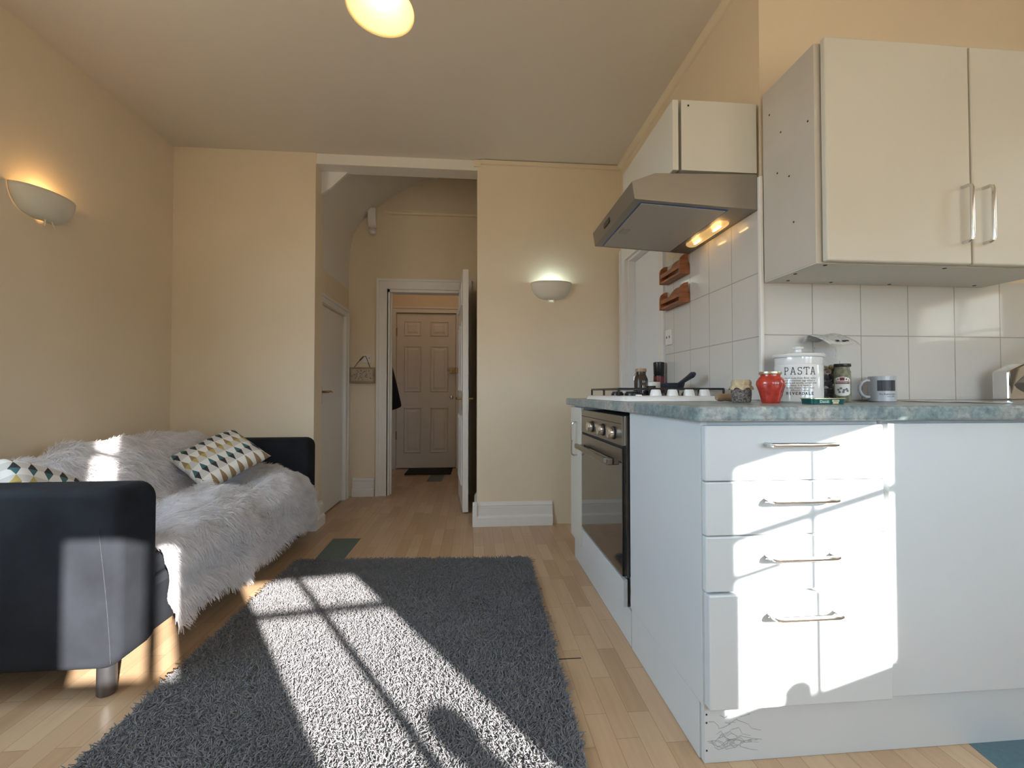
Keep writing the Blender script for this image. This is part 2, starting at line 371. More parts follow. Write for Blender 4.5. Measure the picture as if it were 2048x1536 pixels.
# baseboards
SKP = [(0,0),(.032,0),(.032,.062),(.026,.072),(.018,.076),(.018,.135),(.014,.139),(.018,.146),(.010,.158),(.006,.168),(0,.17)]
def skirt(name, runs):
    m = MB()
    for kind, a, b, base, sgn in runs:
        if kind == 'x': m.prism([(base+sgn*d, z) for d, z in SKP], 'x', a, b)     # wall facing y
        else: m.prism([(base+sgn*d, z) for d, z in SKP], 'y', a, b)
    struct(m, name, WGLOSS)
skirt('baseboard_back_right', [('x', -.0055, .575, YB, -1), ('y', YB-.0315, 3.55, .026, -1)])
skirt('baseboard_back_left', [('x', XL, -1.0845, YB, -1), ('y', YB-.0315, YB+.16, -1.116, 1)])
skirt('baseboard_alcove', [('x', -1.115, -.915, 4.25, -1)])
skirt('baseboard_left', [('y', .0, YB, XL, 1)])
skirt('baseboard_hall', [('y', 4.36, 5.66, -1.06, 1)])

# door frames
def archi(m, x0, x1, z1, y, wd=.095, inner=0.012):
    def leg(a, b):
        m.box(a, b, y-.018, y, 0, z1); s = 1 if a == x0-wd else -1
        e = a if s == 1 else b
        m.box(min(e, e+s*.022), max(e, e+s*.022), y-.03, y-.018, 0, z1+ (wd if True else 0))
        e2 = b if s == 1 else a
        m.box(min(e2, e2-s*.02), max(e2, e2-s*.02), y-.024, y-.018, 0, z1)
    leg(x0-wd, x0); leg(x1, x1+wd)
    m.box(x0-wd, x1+wd, y-.018, y, z1, z1+wd); m.box(x0-wd+.022, x1+wd-.022, y-.03, y-.018, z1+wd-.022, z1+wd); m.box(x0, x1, y-.024, y-.018, z1, z1+.02)
m = MB(); archi(m, -.807, -.115, 1.93, 4.25)
m.box(-.807, -.785, 4.25, 4.36, 0, 1.93); m.box(-.785, -.772, 4.295, 4.33, 0, 1.92); m.box(-.137, -.115, 4.26, 4.36, 0, 1.93); m.box(-.807, -.115, 4.25, 4.36, 1.905, 1.93)
struct(m, 'trim_10', WGLOSS)
m = MB(); archi(m, -.972, -.217, 1.965, 5.69, .075); struct(m, 'trim_11', WGLOSS)
m = MB()
m.box(-1.16, -1.138, 4.10, 4.185, 0, 1.70); m.box(-1.16, -1.132, 4.165, 4.185, 0, 1.71); m.box(-1.16, -1.138, 3.40, 4.10, 1.645, 1.70); m.box(-1.16, -1.13, 3.40, 4.185, 1.69, 1.712)
m.box(-1.26, -1.16, 4.088, 4.10, 0, 1.64)
struct(m, 'trim_12', WGLOSS)
m = MB()   # side doorway casing in the kitchen side wall
m.box(XH-.02, XH, 3.10, 3.195, .0, 2.0); m.box(XH-.03, XH-.02, 3.165, 3.195, 0, 2.0); m.box(XH-.02, XH, 2.455, 2.52, 0, 2.0); m.box(XH-.02, XH, 2.52, 3.10, 1.91, 2.0)
m.box(XH+.001, XH+.119, 3.075, 3.0995, 0, 1.895); m.box(XH+.001, XH+.119, 2.5205, 2.535, 0, 1.895); m.box(XH+.001, XH+.119, 2.5205, 3.0995, 1.8955, 1.9295)
struct(m, 'trim_13', WGLOSS)

# doors
def panel(m, x0, x1, z0, z1, y):
    L = [(0, y), (.010, y-.010), (.020, y-.0005), (.036, y+.0005), (.056, y-.008)]
    rings = [[(x0+d, yy, z0+d), (x1-d, yy, z0+d), (x1-d, yy, z1-d), (x0+d, yy, z1-d)] for d, yy in L]
    vs = [p for r in rings for p in r]; fs = []
    for i in range(len(L)-1):
        for j in range(4): fs.append((i*4+j, i*4+(j+1) % 4, (i+1)*4+(j+1) % 4, (i+1)*4+j))
    fs.append(tuple((len(L)-1)*4+j for j in range(4)))
    m.add(vs, fs)
m = MB(); m.box(-.963, -.226, 5.70, 5.742, .012, 1.958)
for (x0, x1) in ((-.872, -.655), (-.545, -.318)):
    for (z0, z1) in ((.20, .775), (.965, 1.55), (1.67, 1.865)): panel(m, x0, x1, z0, z1, 5.699)
fd = struct(m, 'door_1', DOORW)
lk = MB(); lk.box(-.30, -.232, 5.655, 5.70, 1.205, 1.27); lk.box(-.228, -.195, 5.64, 5.695, 1.205, 1.27); lk.lathe([(.0,.0),(.016,.0),(.016,.012),(0,.014)], (-.262, 5.655, 1.237), 16, M=Matrix.Rotation(PI/2, 4, 'X')); lk.box(-.335, -.30, 5.66, 5.67, 1.232, 1.244)
build(lk, 'rim_lock', BRASS, fd, bevel=.004)
kh = MB(); kh.lathe([(0,0),(.024,0),(.024,.008),(.014,.012),(0,.012)], (-.277, 5.70, .90), 20, M=Matrix.Rotation(PI/2, 4, 'X')); build(kh, 'keyhole_cover', CHROME, fd, smooth=True)
for z in (.42, 1.72):
    build(BX(-.972, -.958, 5.685, 5.70, z-.05, z+.05), 'hinge', BRASS, fd)
# open hall door: hinge at the far right, swung toward the room
hx, hy = -.118, 4.225; ang = math.atan2(.05, -.66)
R = Matrix.Rotation(math.atan2(-.66, .055), 4, 'Z')
def tr(vs): return [tuple((R @ Vector(p)) + Vector((hx, hy, 0))) for p in vs]
dm = MB(); dm.box(0, .665, -.022, .022, .012, 1.945)
for (a, b) in ((.09, .30), (.37, .58)):
    for (z0, z1) in ((.20, .775), (.965, 1.55), (1.67, 1.865)):
        panel(dm, a, b, z0, z1, -.0225)
dm.v = tr(dm.v)
od = struct(dm, 'door_2', DOORW)
hp = MB()
for s in (-1, 1):
    hp.box(.585, .625, s*.022 if s > 0 else -.028, .028 if s > 0 else -.022, .82, .97)
    hp.tube([(.605, s*.026, .91), (.605, s*.06, .91), (.59, s*.066, .91), (.50, s*.066, .915)], .008, 8)
hp.v = tr(hp.v); build(hp, 'lever_handle', BRASS, od, smooth=True)
lp = MB(); lp.box(.664, .6665, -.012, .012, .82, .97); lp.box(.666, .668, -.006, .006, .885, .915); lp.v = tr(lp.v); build(lp, 'latch_plate', PLASTW, od)
# cupboard door on the alcove's left wall
m = MB(); m.box(-1.205, -1.165, 3.475, 4.084, .012, 1.636)
cd = struct(m, 'door_3', DOORW)
h = MB(); h.box(-1.165, -1.157, 3.49, 3.525, .875, 1.005); h.tube([(-1.16, 3.507, .965), (-1.12, 3.507, .965), (-1.108, 3.515, .965), (-1.105, 3.56, .968), (-1.108, 3.62, .962)], [.009, .009, .009, .008, .005], 8)
build(h, 'lever_handle', BRASS, cd, smooth=True)
m = MB(); m.box(XH+.05, XH+.09, 2.53, 3.07, .012, 1.89)
d4 = struct(m, 'door_4', mat('white_side_door_paint', (.80, .82, .84), .35, bump=(60, .05)))
for z in (.5, 1.25):
    build(BX(XH+.043, XH+.05, 2.62, 2.98, z-.22, z+.22), 'panel', MATS['white_side_door_paint'], d4, bevel=.004)

# ------------------------------------------------------------------ bay window (behind the viewpoint)
SILL, HEAD = .833, 1.505
def wallrun(m, p0, p1, holes, th=.1, out=(0, -1)):
    """wall from p0 to p1 (room side), holes = [(s0,s1,z0,z1)] in metres along the run"""
    p0 = Vector(p0); p1 = Vector(p1); L = (p1-p0).length; u = (p1-p0)/L
    n = Vector((u.y, -u.x));
    if n.dot(Vector(out)) < 0: n = -n
    ss = sorted({0, L, *[h[0] for h in holes], *[h[1] for h in holes]}); zs = sorted({0, ZC, *[h[2] for h in holes], *[h[3] for h in holes]})
    for a, b in zip(ss[:-1], ss[1:]):
        for c, d in zip(zs[:-1], zs[1:]):
            if any(h[0] <= a+1e-6 and b <= h[1]+1e-6 and h[2] <= c+1e-6 and d <= h[3]+1e-6 for h in holes): continue
            A = p0+u*a; B = p0+u*b; A2 = A+n*th; B2 = B+n*th
            vs = [(q.x, q.y, z) for z in (c, d) for q in (A, B, B2, A2)]
            m.add(vs, [(0,3,2,1),(4,5,6,7),(0,1,5,4),(1,2,6,5),(2,3,7,6),(3,0,4,7)])
    return u, n
def winbars(name, p0, u, n, bars):
    m = MB()
    for s0, s1, z0, z1, t0, t1 in bars:
        vs = []
        for z in (z0, z1):
            for s_, t_ in ((s0, t0), (s1, t0), (s1, t1), (s0, t1)):
                q = Vector(p0)+u*s_+n*t_; vs.append((q.x, q.y, z))
        m.add(vs, [(0,3,2,1),(4,5,6,7),(0,1,5,4),(1,2,6,5),(2,3,7,6),(3,0,4,7)])
    return struct(m, name, WGLOSS)
def blind(win, p0, u, n, s0, s1, z0, z1):
    m = MB(); P = []
    for i in range(9):
        z = z0+(z1-z0)*i/8
        P.append([tuple((Vector(p0)+u*s+n*(-.012)).to_3d() + Vector((0, 0, z))) for s in np.linspace(s0, s1, 5)])
    m.grid(P); return build(m, 'blind', BLINDT, win)
m = MB()
fl0 = (.20, -.80); fl1 = (.775, -.80)
u1, n1 = wallrun(m, fl0, fl1, [(.06, .46, 1.11, 1.60), (.06, .46, 1.86, 2.30)], out=(0, -1))
fc0 = (.775, -.80+.15*(.775-1.22)); fc1 = (1.56, -.80+.15*(1.56-1.22))
u2, n2 = wallrun(m, fc0, fc1, [(.178, .732, SILL, HEAD), (.178, .732, 1.62, 2.30)], out=(0, -1))
m.box(1.51, 1.61, -.76, -.60, 0, ZC)
rc0 = (1.51, -.617); rc1 = (2.16, .033)
sa, sb = (1.676-1.51)*math.sqrt(2), (1.958-1.51)*math.sqrt(2)
u3, n3 = wallrun(m, rc0, rc1, [(sa, sb, SILL, HEAD), (sa, sb, 1.62, 2.30)], out=(1, -1))
wallrun(m, (2.16, .033), (3.2, .033), [], out=(0, -1))
lc0 = (-.60, 0.); lc1 = (.20, -.80)
u4, n4 = wallrun(m, lc0, lc1, [], out=(-1, -1))
wallrun(m, (XL-.1, 0.), (-.60, 0.), [], out=(0, -1))
struct(m, 'wall_front', CREAM)
struct(BX(3.21, 5.2, -.45, -.30, 0, 4.2), 'sun_blocker_wall', mat('sun_blocker_render', (.55, .5, .42), .9, var=(3, .1)))  # added, unseen wall that keeps the sun out of the right-wall openings
T0, T1 = .01, .045
ms = .40-.122
win1 = winbars('window_1', fl0, u1, n1, [(.322, .342, 1.11, 1.60, T0, T1), (.06, .46, 2.07, 2.10, T0, T1)])
win2 = winbars('window_2', fc0, u2, n2, [(.438-.010, .438+.010, SILL, HEAD, T0, T1), (.178, .732, 1.311, 1.331, T0, T1)])
sm = (1.813-1.51)*math.sqrt(2)
win3 = winbars('window_3', rc0, u3, n3, [(sm-.006, sm+.006, SILL, HEAD, T0, T1), (sa, sb, 1.293, 1.307, T0, T1), (sa, sa+.12, 1.195, 1.203, T0, T1)])
m = MB(); m.box(3.12, 3.15, .34, .84, 1.33, 1.342); m.box(3.12, 3.15, .60, .62, 1.30, 1.56); m.box(3.12, 3.16, .46, .50, 1.66, 2.30); struct(m, 'window_4_part_added', WGLOSS)  # lower opening shows in the tiles; upper one is added for extra daylight
blind(win1, fl0, u1, n1, .125, .48, 1.84, 2.34)
blind(win2, fc0, u2, n2, .15, .76, 1.60, 2.34)
blind(win3, rc0, u3, n3, sa-.03, sb+.03, 1.60, 2.34)
# two things on the window sills (their shadows fall on the rug and on the lowest drawer)
def onsill(name, label, p0, u, n, s, prof):
    q = Vector(p0)+u*s+n*.055
    o = build(MB().lathe(prof, (q.x, q.y, SILL+.001), 24), name, CERAM, smooth=True); tag(o, label, 'vase')
onsill('vase', 'round white vase on the middle window sill of the bay', fc0, u2, n2, .555, [(0,0),(.045,0),(.055,.03),(.05,.09),(.035,.11),(.05,.13),(.055,.16),(.04,.19),(0,.20)])
onsill('vase', 'small squat white vase on the right window sill of the bay', rc0, u3, n3, sm-.055, [(0,0),(.03,0),(.035,.02),(.034,.045),(.02,.06),(0,.064)])

# ------------------------------------------------------------------ kitchen units
def bow_handle(parent, a, b, out, r=.0055, mt=None, standoff=.032):
    """bow handle from point a to b standing off along out"""
    a = Vector(a); b = Vector(b); o = Vector(out); d = (b-a).normalized(); k = standoff
    pts = [a, a+o*(k*.6), a+o*(k*.9)+d*.004, a+o*k+d*.014, b+o*k-d*.014, b+o*(k*.9)-d*.004, b+o*(k*.6), b]
    build(MB().tube(pts, r, 10), 'handle', mt or CHROME, parent, smooth=True)
WT0, WT1 = .886, .925
# worktop, L shaped around the outer wall corner
m = MB(); m.prism([(.56,1.08),(3.09,1.08),(3.09,YK-.009),(XH-.0095,YK-.009),(XH-.0095,2.67),(.56,2.67)], 'z', WT0, WT1)
o = build(m, 'worktop', WORKM, bevel=.007, seg=3); tag(o, 'mottled teal grey laminate worktop wrapping round the kitchen wall corner', 'worktop')
# drawer unit
dr = thing('drawer_unit', 'white four-drawer kitchen base unit in sunlight at the counter corner', 'drawers', (.845, 1.36, .0))
build(MB().box(.612, 1.092, 1.122, 1.60, .152, .884), 'carcass', UNITW, dr)
for z0, z1, x0, x1 in ((.731, .875, .594, 1.090), (.591, .729, .594, 1.090), (.447, .589, .594, 1.091), (.153, .443, .597, 1.100)):
    yo = 1.10 if z0 > .2 else 1.092
    d = build(MB().box(x0, x1, yo, 1.121, z0, z1), 'drawer_front', UNITW, dr, bevel=.004)
    zh = {.731: .826, .591: .683, .447: .537, .153: .391}[z0]
    bow_handle(d, (.757, yo, zh), (.937, yo, zh), (0, -1, 0))
# corner panel + plinths
cp = thing('corner_base_cabinet', 'plain white corner base cabinet side between oven and drawers', 'cabinet', (.61, 1.4, .0))
build(MB().box(.590, .610, 1.118, 1.645, .152, .885), 'side_panel', UNITW, cp, bevel=.0015)
build(MB().box(.592, .612, 1.139, 1.640, .001, .149), 'plinth_panel', UNITW, cp, bevel=.0015)
ap = thing('appliance_door', 'wide plain white appliance door panel right of the drawers', 'cabinet', (1.4, 1.11, .15))
build(MB().box(1.107, 1.70, 1.104, 1.124, .153, .877), 'door_panel', UNITW, ap, bevel=.002)
build(MB().box(1.107, 1.70, 1.125, 1.59, .153, .884), 'carcass', UNITW, ap)
bp = thing('base_cabinet', 'white base cabinet right of the appliance panel below the sink', 'cabinet', (2.0, 1.11, .15))
build(MB().box(1.704, 2.30, 1.104, 1.124, .153, .877), 'door_panel', UNITW, bp, bevel=.002)
build(MB().box(1.704, 2.30, 1.125, 1.59, .153, .884), 'carcass', UNITW, bp)
pl = thing('plinth', 'scuffed white kickboard along the floor under the drawers', 'plinth', (1.4, 1.13, .0))
build(MB().box(.597, 2.6, 1.122, 1.138, .001, .150), 'board', UNITW, pl)
sc = MB()
for i in range(16):
    x0 = .605+random.random()*.06; z0 = .04+random.random()*.09
    pts = [(x0+t*(.05+.05*random.random()), 1.1215, z0 - .012*t*t - .02*t*math.sin(3*t+i) + .006*math.sin(9*t+i)) for t in np.linspace(0, 1, 8)]
    sc.tube(pts, .0005, 4)
build(sc, 'scuff_marks', SCUFF, pl)
for z in (.125, .104, .033):
    build(MB().lathe([(0,0),(.0025,0),(.0025,.001),(0,.001)], (.603, 1.1222, z), 10, M=Matrix.Rotation(PI/2, 4, 'X')), 'screw_hole', DARK, pl)
pl2 = thing('plinth', 'white kickboard on the floor under the oven', 'plinth', (.61, 2.1, .0))
build(MB().box(.594, .610, 1.648, 2.585, .001, .134), 'board', UNITW, pl2)
# oven
ov = thing('oven', 'built-in black glass electric oven with steel control panel', 'oven', (.58, 1.99, .24))
Y0, Y1 = 1.69, 2.335
build(MB().box(.600, 1.05, Y0+.005, Y1-.005, .246, .868), 'housing', DARK, ov)
build(MB().box(.588, .5995, Y0-.012, Y1, .246, .868), 'side_trim', CHROME, ov)
cpn = build(MB().box(.575, .588, Y0, Y1, .752, .868), 'control_panel', STEEL, ov, bevel=.002)
build(MB().box(.5745, .576, Y0+.004, Y1-.004, .835, .838), 'groove', DARK, cpn)
build(MB().box(.577, .588, Y0, Y1, .742, .752), 'vent_slot', DARK, ov)
for y in (1.79, 1.94, 2.12):
    M_ = Matrix.Rotation(-PI/2, 4, 'Y')
    kb = MB(); kb.lathe([(0,0),(.027,0),(.027,.006),(.0,.006)], (.575, y, .795), 24, M=M_); k = build(kb, 'knob_ring', BLACKP, cpn, smooth=True)
    kb = MB(); kb.lathe([(0,.006),(.024,.006),(.023,.024),(.021,.027),(0,.027)], (.575, y, .795), 24, M=M_); build(kb, 'knob', CHROME, cpn, smooth=True)
dg = build(MB().box(.575, .588, Y0, Y1, .248, .741), 'oven_door', GLASSD, ov, bevel=.002)
build(MB().box(.5742, .5752, Y0+.003, Y1-.003, .690, .7405), 'door_band', STEEL, dg)
hm = MB(); hm.box(.530, .548, Y0+.10, Y1-.02, .668, .692); hm.box(.548, .575, Y0+.11, Y0+.135, .66, .688); hm.box(.548, .575, Y1-.06, Y1-.03, .66, .688)
build(hm, 'door_handle', STEEL, dg, bevel=.004)
fp = thing('oven_cabinet', 'low white cabinet panel directly under the black oven', 'cabinet', (.58, 2.0, .14))
build(MB().box(.575, .593, 1.682, 2.335, .1345, .238), 'front_panel', UNITW, fp, bevel=.0015)
build(MB().box(.612, 1.05, 1.70, 2.33, .001, .238), 'carcass', UNITW, fp)
nc = thing('narrow_cabinet', 'narrow white base cabinet at the far end of the counter', 'cabinet', (.83, 2.46, .0))
build(MB().box(.596, 1.085, 2.345, 2.585, .140, .884), 'carcass', UNITW, nc)
d = build(MB().box(.572, .592, 2.343, 2.588, .137, .878), 'door', UNITC, nc, bevel=.003)
bow_handle(d, (.572, 2.425, .615), (.572, 2.425, .795), (-1, 0, 0), standoff=.03)

# hob
hb = thing('hob', 'white enamel gas hob with black pan supports on the worktop', 'hob', (.83, 1.96, WT1))
hz = WT1
m = MB()
def rr(x0, x1, y0, y1, r, n=5):
    pts = []
    for cx, cy, a0 in ((x1-r, y1-r, 0), (x0+r, y1-r, PI/2), (x0+r, y0+r, PI), (x1-r, y0+r, 1.5*PI)):
        pts += [(cx+r*math.cos(a0+PI/2*i/n), cy+r*math.sin(a0+PI/2*i/n)) for i in range(n+1)]
    return pts
def stack(m, rects, mi=0):
    n = len(rects[0][0]); vs = []; fs = []
    for pts, z in rects: vs += [(p[0], p[1], z) for p in pts]
    for k in range(len(rects)-1):
        for i in range(n): fs.append((k*n+i, k*n+(i+1) % n, (k+1)*n+(i+1) % n, (k+1)*n+i))
    fs.append(tuple(range(n))[::-1]); fs.append(tuple((len(rects)-1)*n+i for i in range(n)))
    m.add(vs, fs, mi)
stack(m, [(rr(.575, 1.075, 1.685, 2.245, .02), hz+.001), (rr(.575, 1.075, 1.685, 2.245, .02), hz+.005), (rr(.583, 1.067, 1.700, 2.237, .02), hz+.018), (rr(.588, 1.062, 1.706, 2.232, .02), hz+.021)])
build(m, 'hob_top', ENAMW, hb, smooth=True, angle=50)
for x in (.735, .805, .875, .94):
    kb = MB(); kb.lathe([(0,0),(.024,0),(.0225,.008),(.019,.022),(.016,.026),(0,.026)], (x, 1.745, hz+.0212), 22)
    build(kb, 'control_knob', ENAMW, hb, smooth=True)
build(MB().lathe([(0,0),(.014,0),(.012,.005),(0,.006)], (.665, 1.745, hz+.0212), 18), 'ignition_button', ENAMW, hb, smooth=True)
for (x, y, r) in ((.70, 1.90, .04), (.95, 1.90, .03), (.70, 2.12, .03), (.95, 2.12, .045)):
    bb = MB(); bb.lathe([(0,0),(r,0),(r,.010),(r*.85,.012),(r*.8,.018),(0,.020)], (x, y, hz+.021), 24); build(bb, 'burner', BLACKP, hb, smooth=True)
for (x0, x1) in ((.60, .822), (.832, 1.055)):
    g = MB(); zt = hz+.05; q = .0045
    def bar(a, b): g.tube([a, b], q, 6)
    y0, y1 = 1.80, 2.22
    for (a, b) in (((x0,y0),(x1,y0)), ((x1,y0),(x1,y1)), ((x1,y1),(x0,y1)), ((x0,y1),(x0,y0)), ((x0,2.01),(x1,2.01))): bar((*a, zt), (*b, zt))
    xm = (x0+x1)/2
    for yc in (1.90, 2.12):
        for s in (-1, 1): bar((xm+s*.03, yc, zt), (xm+s*.108, yc, zt)); bar((xm, yc+s*.03, zt), (xm, yc+s*.10, zt))
    for xx in (x0, x1):
        for yy in (y0, 2.01, y1): bar((xx, yy, zt), (xx, yy, hz+.021))
    build(g, 'pan_support', BLACKP, hb)

# cooker hood: side profile in (x, z), extruded along y
hd = thing('cooker_hood', 'grey steel cooker hood with warm lamps lit underneath', 'cooker hood', (.85, 1.88, 1.66))
HY0, HY1 = 1.614, 2.165
def hz_(x): return 1.689 + (x-.603)*(1.663-1.689)/(1.09-.603)
m = MB(); m.prism([(.603,1.6885),(.592,1.755),(.685,1.790),(1.090,1.803),(1.090,1.664)], 'y', HY0, HY1)
build(m, 'hood_body', STEELD, hd, bevel=.002)
def under(m, x0, x1, y0, y1, t, mi=0):
    vs = [(x, y, hz_(x)-d) for d in (t, -.001) for y in (y0, y1) for x in (x0, x1)]
    m.add(vs, [(0,2,3,1),(4,5,7,6),(0,1,5,4),(2,6,7,3),(0,4,6,2),(1,3,7,5)], mi)
m = MB(); under(m, .634, .985, HY0+.024, HY1-.024, .0015); build(m, 'film_edge', BLUEF, hd)
m = MB(); under(m, .640, .978, HY0+.030, HY1-.030, .004); ft = build(m, 'grease_filter', FILTER, hd)
m = MB(); under(m, .655, .690, 1.90, 1.955, .007); build(m, 'filter_latch', STEEL, ft)
m = MB()
n = 10; y0, y1, xc, r = 1.735, 2.045, 1.032, .026
pts = [(xc+r*math.cos(a), y1-r+r*math.sin(a)) for a in np.linspace(0, PI, n)] + [(xc+r*math.cos(a), y0+r+r*math.sin(a)) for a in np.linspace(PI, 2*PI, n)]
def lens(k, d): return [(xc+(p[0]-xc)*k, (y0+y1)/2+(p[1]-(y0+y1)/2)*(1-(1-k)*.25)) for p in pts], d
vs = []; fs = []; N = len(pts)
for k, d in ((1, .0), (1, .006), (.8, .012), (.45, .0145)):
    pp, _ = lens(k, d); vs += [(p[0], p[1], hz_(p[0])-d) for p in pp]
for k in range(3):
    for i in range(N): fs.append((k*N+i, k*N+(i+1) % N, (k+1)*N+(i+1) % N, (k+1)*N+i))
fs.append(tuple(3*N+i for i in range(N)))
m.add(vs, fs); lens_o = build(m, 'lamp_lens', LENS, hd, smooth=True)
for y in (1.80, 1.965):
    b_ = MB(); b_.lathe([(0,-.03),(.004,-.028),(.0055,-.01),(.0055,.01),(.004,.028),(0,.03)], (xc, y, hz_(xc)-.0065), 14, M=Matrix.Rotation(PI/2, 4, 'X')); build(b_, 'lamp_bulb', BULBH, lens_o, smooth=True)
build(MB().box(.594, .598, 1.905, 1.985, 1.712, 1.734), 'switch_panel', BLACKP, hd)
# cabinet above the hood
hc = thing('hood_cabinet', 'short white wall cabinet above the cooker hood with door ajar', 'cabinet', (.93, 1.9, 1.805))
build(MB().box(.787, 1.088, 1.614, 2.20, 1.806, 2.076), 'carcass', UNITC, hc)
build(MB().prism([(.752, 1.612), (.775, 1.612), (.783, 2.20), (.760, 2.20)], 'z', 1.804, 2.074), 'door', UNITC, hc, bevel=.002)
build(MB().lathe([(0,0),(.004,0),(.004,.001),(0,.001)], (.815, 1.6142, 2.055), 10, M=Matrix.Rotation(PI/2, 4, 'X')), 'screw_hole', DARK, hc)
# double wall cabinet
wc = thing('wall_cabinet', 'large white double-door wall cabinet above the white tiles', 'cabinet', (1.6, 1.45, 1.378))
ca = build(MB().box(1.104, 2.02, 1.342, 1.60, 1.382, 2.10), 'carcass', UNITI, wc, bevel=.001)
build(MB().box(1.106, 2.02, 1.342, 1.60, 1.378, 1.3819), 'underside', UNITC, ca)
for x0, x1, hx_ in ((1.121, 1.628, 1.596), (1.634, 2.03, 1.672)):
    d = build(MB().box(x0, x1, 1.315, 1.338, 1.380, 2.106), 'door', UNITC, wc, bevel=.006, seg=3)
    bow_handle(d, (hx_, 1.315, 1.45), (hx_, 1.315, 1.632), (0, -1, 0), standoff=.03)
for x, y in ((1.15, 1.36), (1.58, 1.36), (1.17, 1.56), (1.13, 1.47), (1.6, 1.58), (1.35, 1.57), (1.95, 1.57)):
    build(MB().lathe([(0,0),(.006,0),(.006,-.001),(0,-.001)], (x, y, 1.3779), 8), 'peg_hole', DARK, ca)
for y, z in ((1.50, 1.90), (1.37, 1.86), (1.46, 1.72), (1.52, 1.76), (1.44, 1.55), (1.56, 2.0)):
    build(MB().lathe([(0,0),(.0035,0),(.0035,.0008),(0,.0008)], (1.1038, y, z), 8, M=Matrix.Rotation(-PI/2, 4, 'Y')), 'screw_hole', DARK, ca)

# sink and tap at the right end
sk = thing('sink', 'stainless steel sink drainer set in the worktop at the right', 'sink', (2.2, 1.35, WT1))
m = MB(); stack(m, [(rr(1.62, 2.62, 1.13, 1.585, .04), WT1+.0005), (rr(1.62, 2.62, 1.13, 1.585, .04), WT1+.003), (rr(1.63, 2.61, 1.14, 1.575, .04), WT1+.005)])
build(m, 'drainer', CHROME, sk, smooth=True)
tp = thing('mixer_tap', 'dark chrome mixer tap rising behind the sink at the frame edge', 'tap', (2.04, 1.52, WT1+.005))
m = MB(); m.prism([(1.985,.9325),(2.10,.9325),(2.10,1.075),(2.05,1.068),(1.985,1.04)], 'y', 1.49, 1.545); build(m, 'tap_body', CHROME, tp, bevel=.006)
m = MB(); m.tube([(2.0,1.44,.972),(2.025,1.435,1.005),(2.06,1.43,1.06),(2.10,1.425,1.12),(2.16,1.42,1.145),(2.24,1.415,1.14)], [.04,.036,.03,.026,.024,.02], 16); build(m, 'tap_spout', STEELD, tp, smooth=True)

# spice racks, sockets
def rack(z, label):
    t = thing('spice_rack', label, 'rack', (1.06, 2.25, z), 'wooden spice racks on the side wall')
    ya, yb = 2.155, 2.405; xo, xi = 1.037, 1.0905
    pts = [(ya, z)] + [(ya+(yb-ya)*k, z+.045+ .055*math.sin(PI*k)**.7) for k in np.linspace(0, 1, 15)] + [(yb, z)]
    build(MB().prism(pts, 'x', xi-.010, xi), 'back_board', WOODR, t)
    for y in (ya, yb-.012):
        e = [(xi-.0105, z), (xo, z), (xo, z+.066), (xo+.006, z+.084), (xo+.02, z+.096), (xi-.0105, z+.102)]
        build(MB().prism(e, 'y', y, y+.012), 'side_panel', WOODR, t)
    build(MB().box(xo+.004, xi-.0105, ya+.0125, yb-.0125, z+.002, z+.012), 'shelf', WOODR, t)
    build(MB().box(xo+.001, xo+.010, ya+.0125, yb-.0125, z+.03, z+.052), 'front_rail', WOODR, t)
    return t
rack(1.418, 'lower reddish wooden spice rack on the tiled side wall')
rack(1.562, 'upper reddish wooden spice rack just below the cooker hood')
so = thing('double_socket', 'white double socket plate on the side wall tiles', 'socket', (1.09, 2.40, 1.21))
build(MB().box(1.083, 1.0912, 2.36, 2.435, 1.225, 1.31), 'face_plate', PLASTW, so, bevel=.002)
for y in (2.38, 2.415): build(BX(1.0815, 1.0835, y-.003, y+.003, 1.262, 1.275), 'switch', DARK, so)

# ------------------------------------------------------------------ lettering helpers
def text_mesh(txt, size, align='CENTER', spacing=1.0):
    cu = bpy.data.curves.new('t', 'FONT'); cu.body = txt; cu.size = size; cu.align_x = align; cu.space_character = spacing; cu.resolution_u = 2
    ob = bpy.data.objects.new('t', cu); COL.objects.link(ob)
    dg_ = bpy.context.evaluated_depsgraph_get(); me = bpy.data.meshes.new_from_object(ob.evaluated_get(dg_))
    vs = [tuple(v.co) for v in me.vertices]; fs = [tuple(p.vertices) for p in me.polygons]
    bpy.data.objects.remove(ob); bpy.data.meshes.remove(me); bpy.data.curves.remove(cu)
    return vs, fs
def seg_ribbon(m, pts, w, f):
    """flat stroke of width w in the plane (u, v) mapped by f"""
    pts = [Vector(p) for p in pts]
    L = []; Rr = []
    for i, p in enumerate(pts):
        d = (pts[min(i+1, len(pts)-1)]-pts[max(i-1, 0)]).normalized(); nn = Vector((-d.y, d.x))*w/2
        L.append(f(*(p+nn))); Rr.append(f(*(p-nn)))
    n = len(pts); m.add(L+Rr, [(i, i+1, n+i+1, n+i) for i in range(n-1)])
def arc(cx, cy, rx, ry, a0, a1, n=10): return [(cx+rx*math.cos(math.radians(a)), cy+ry*math.sin(math.radians(a))) for a in np.linspace(a0, a1, n)]
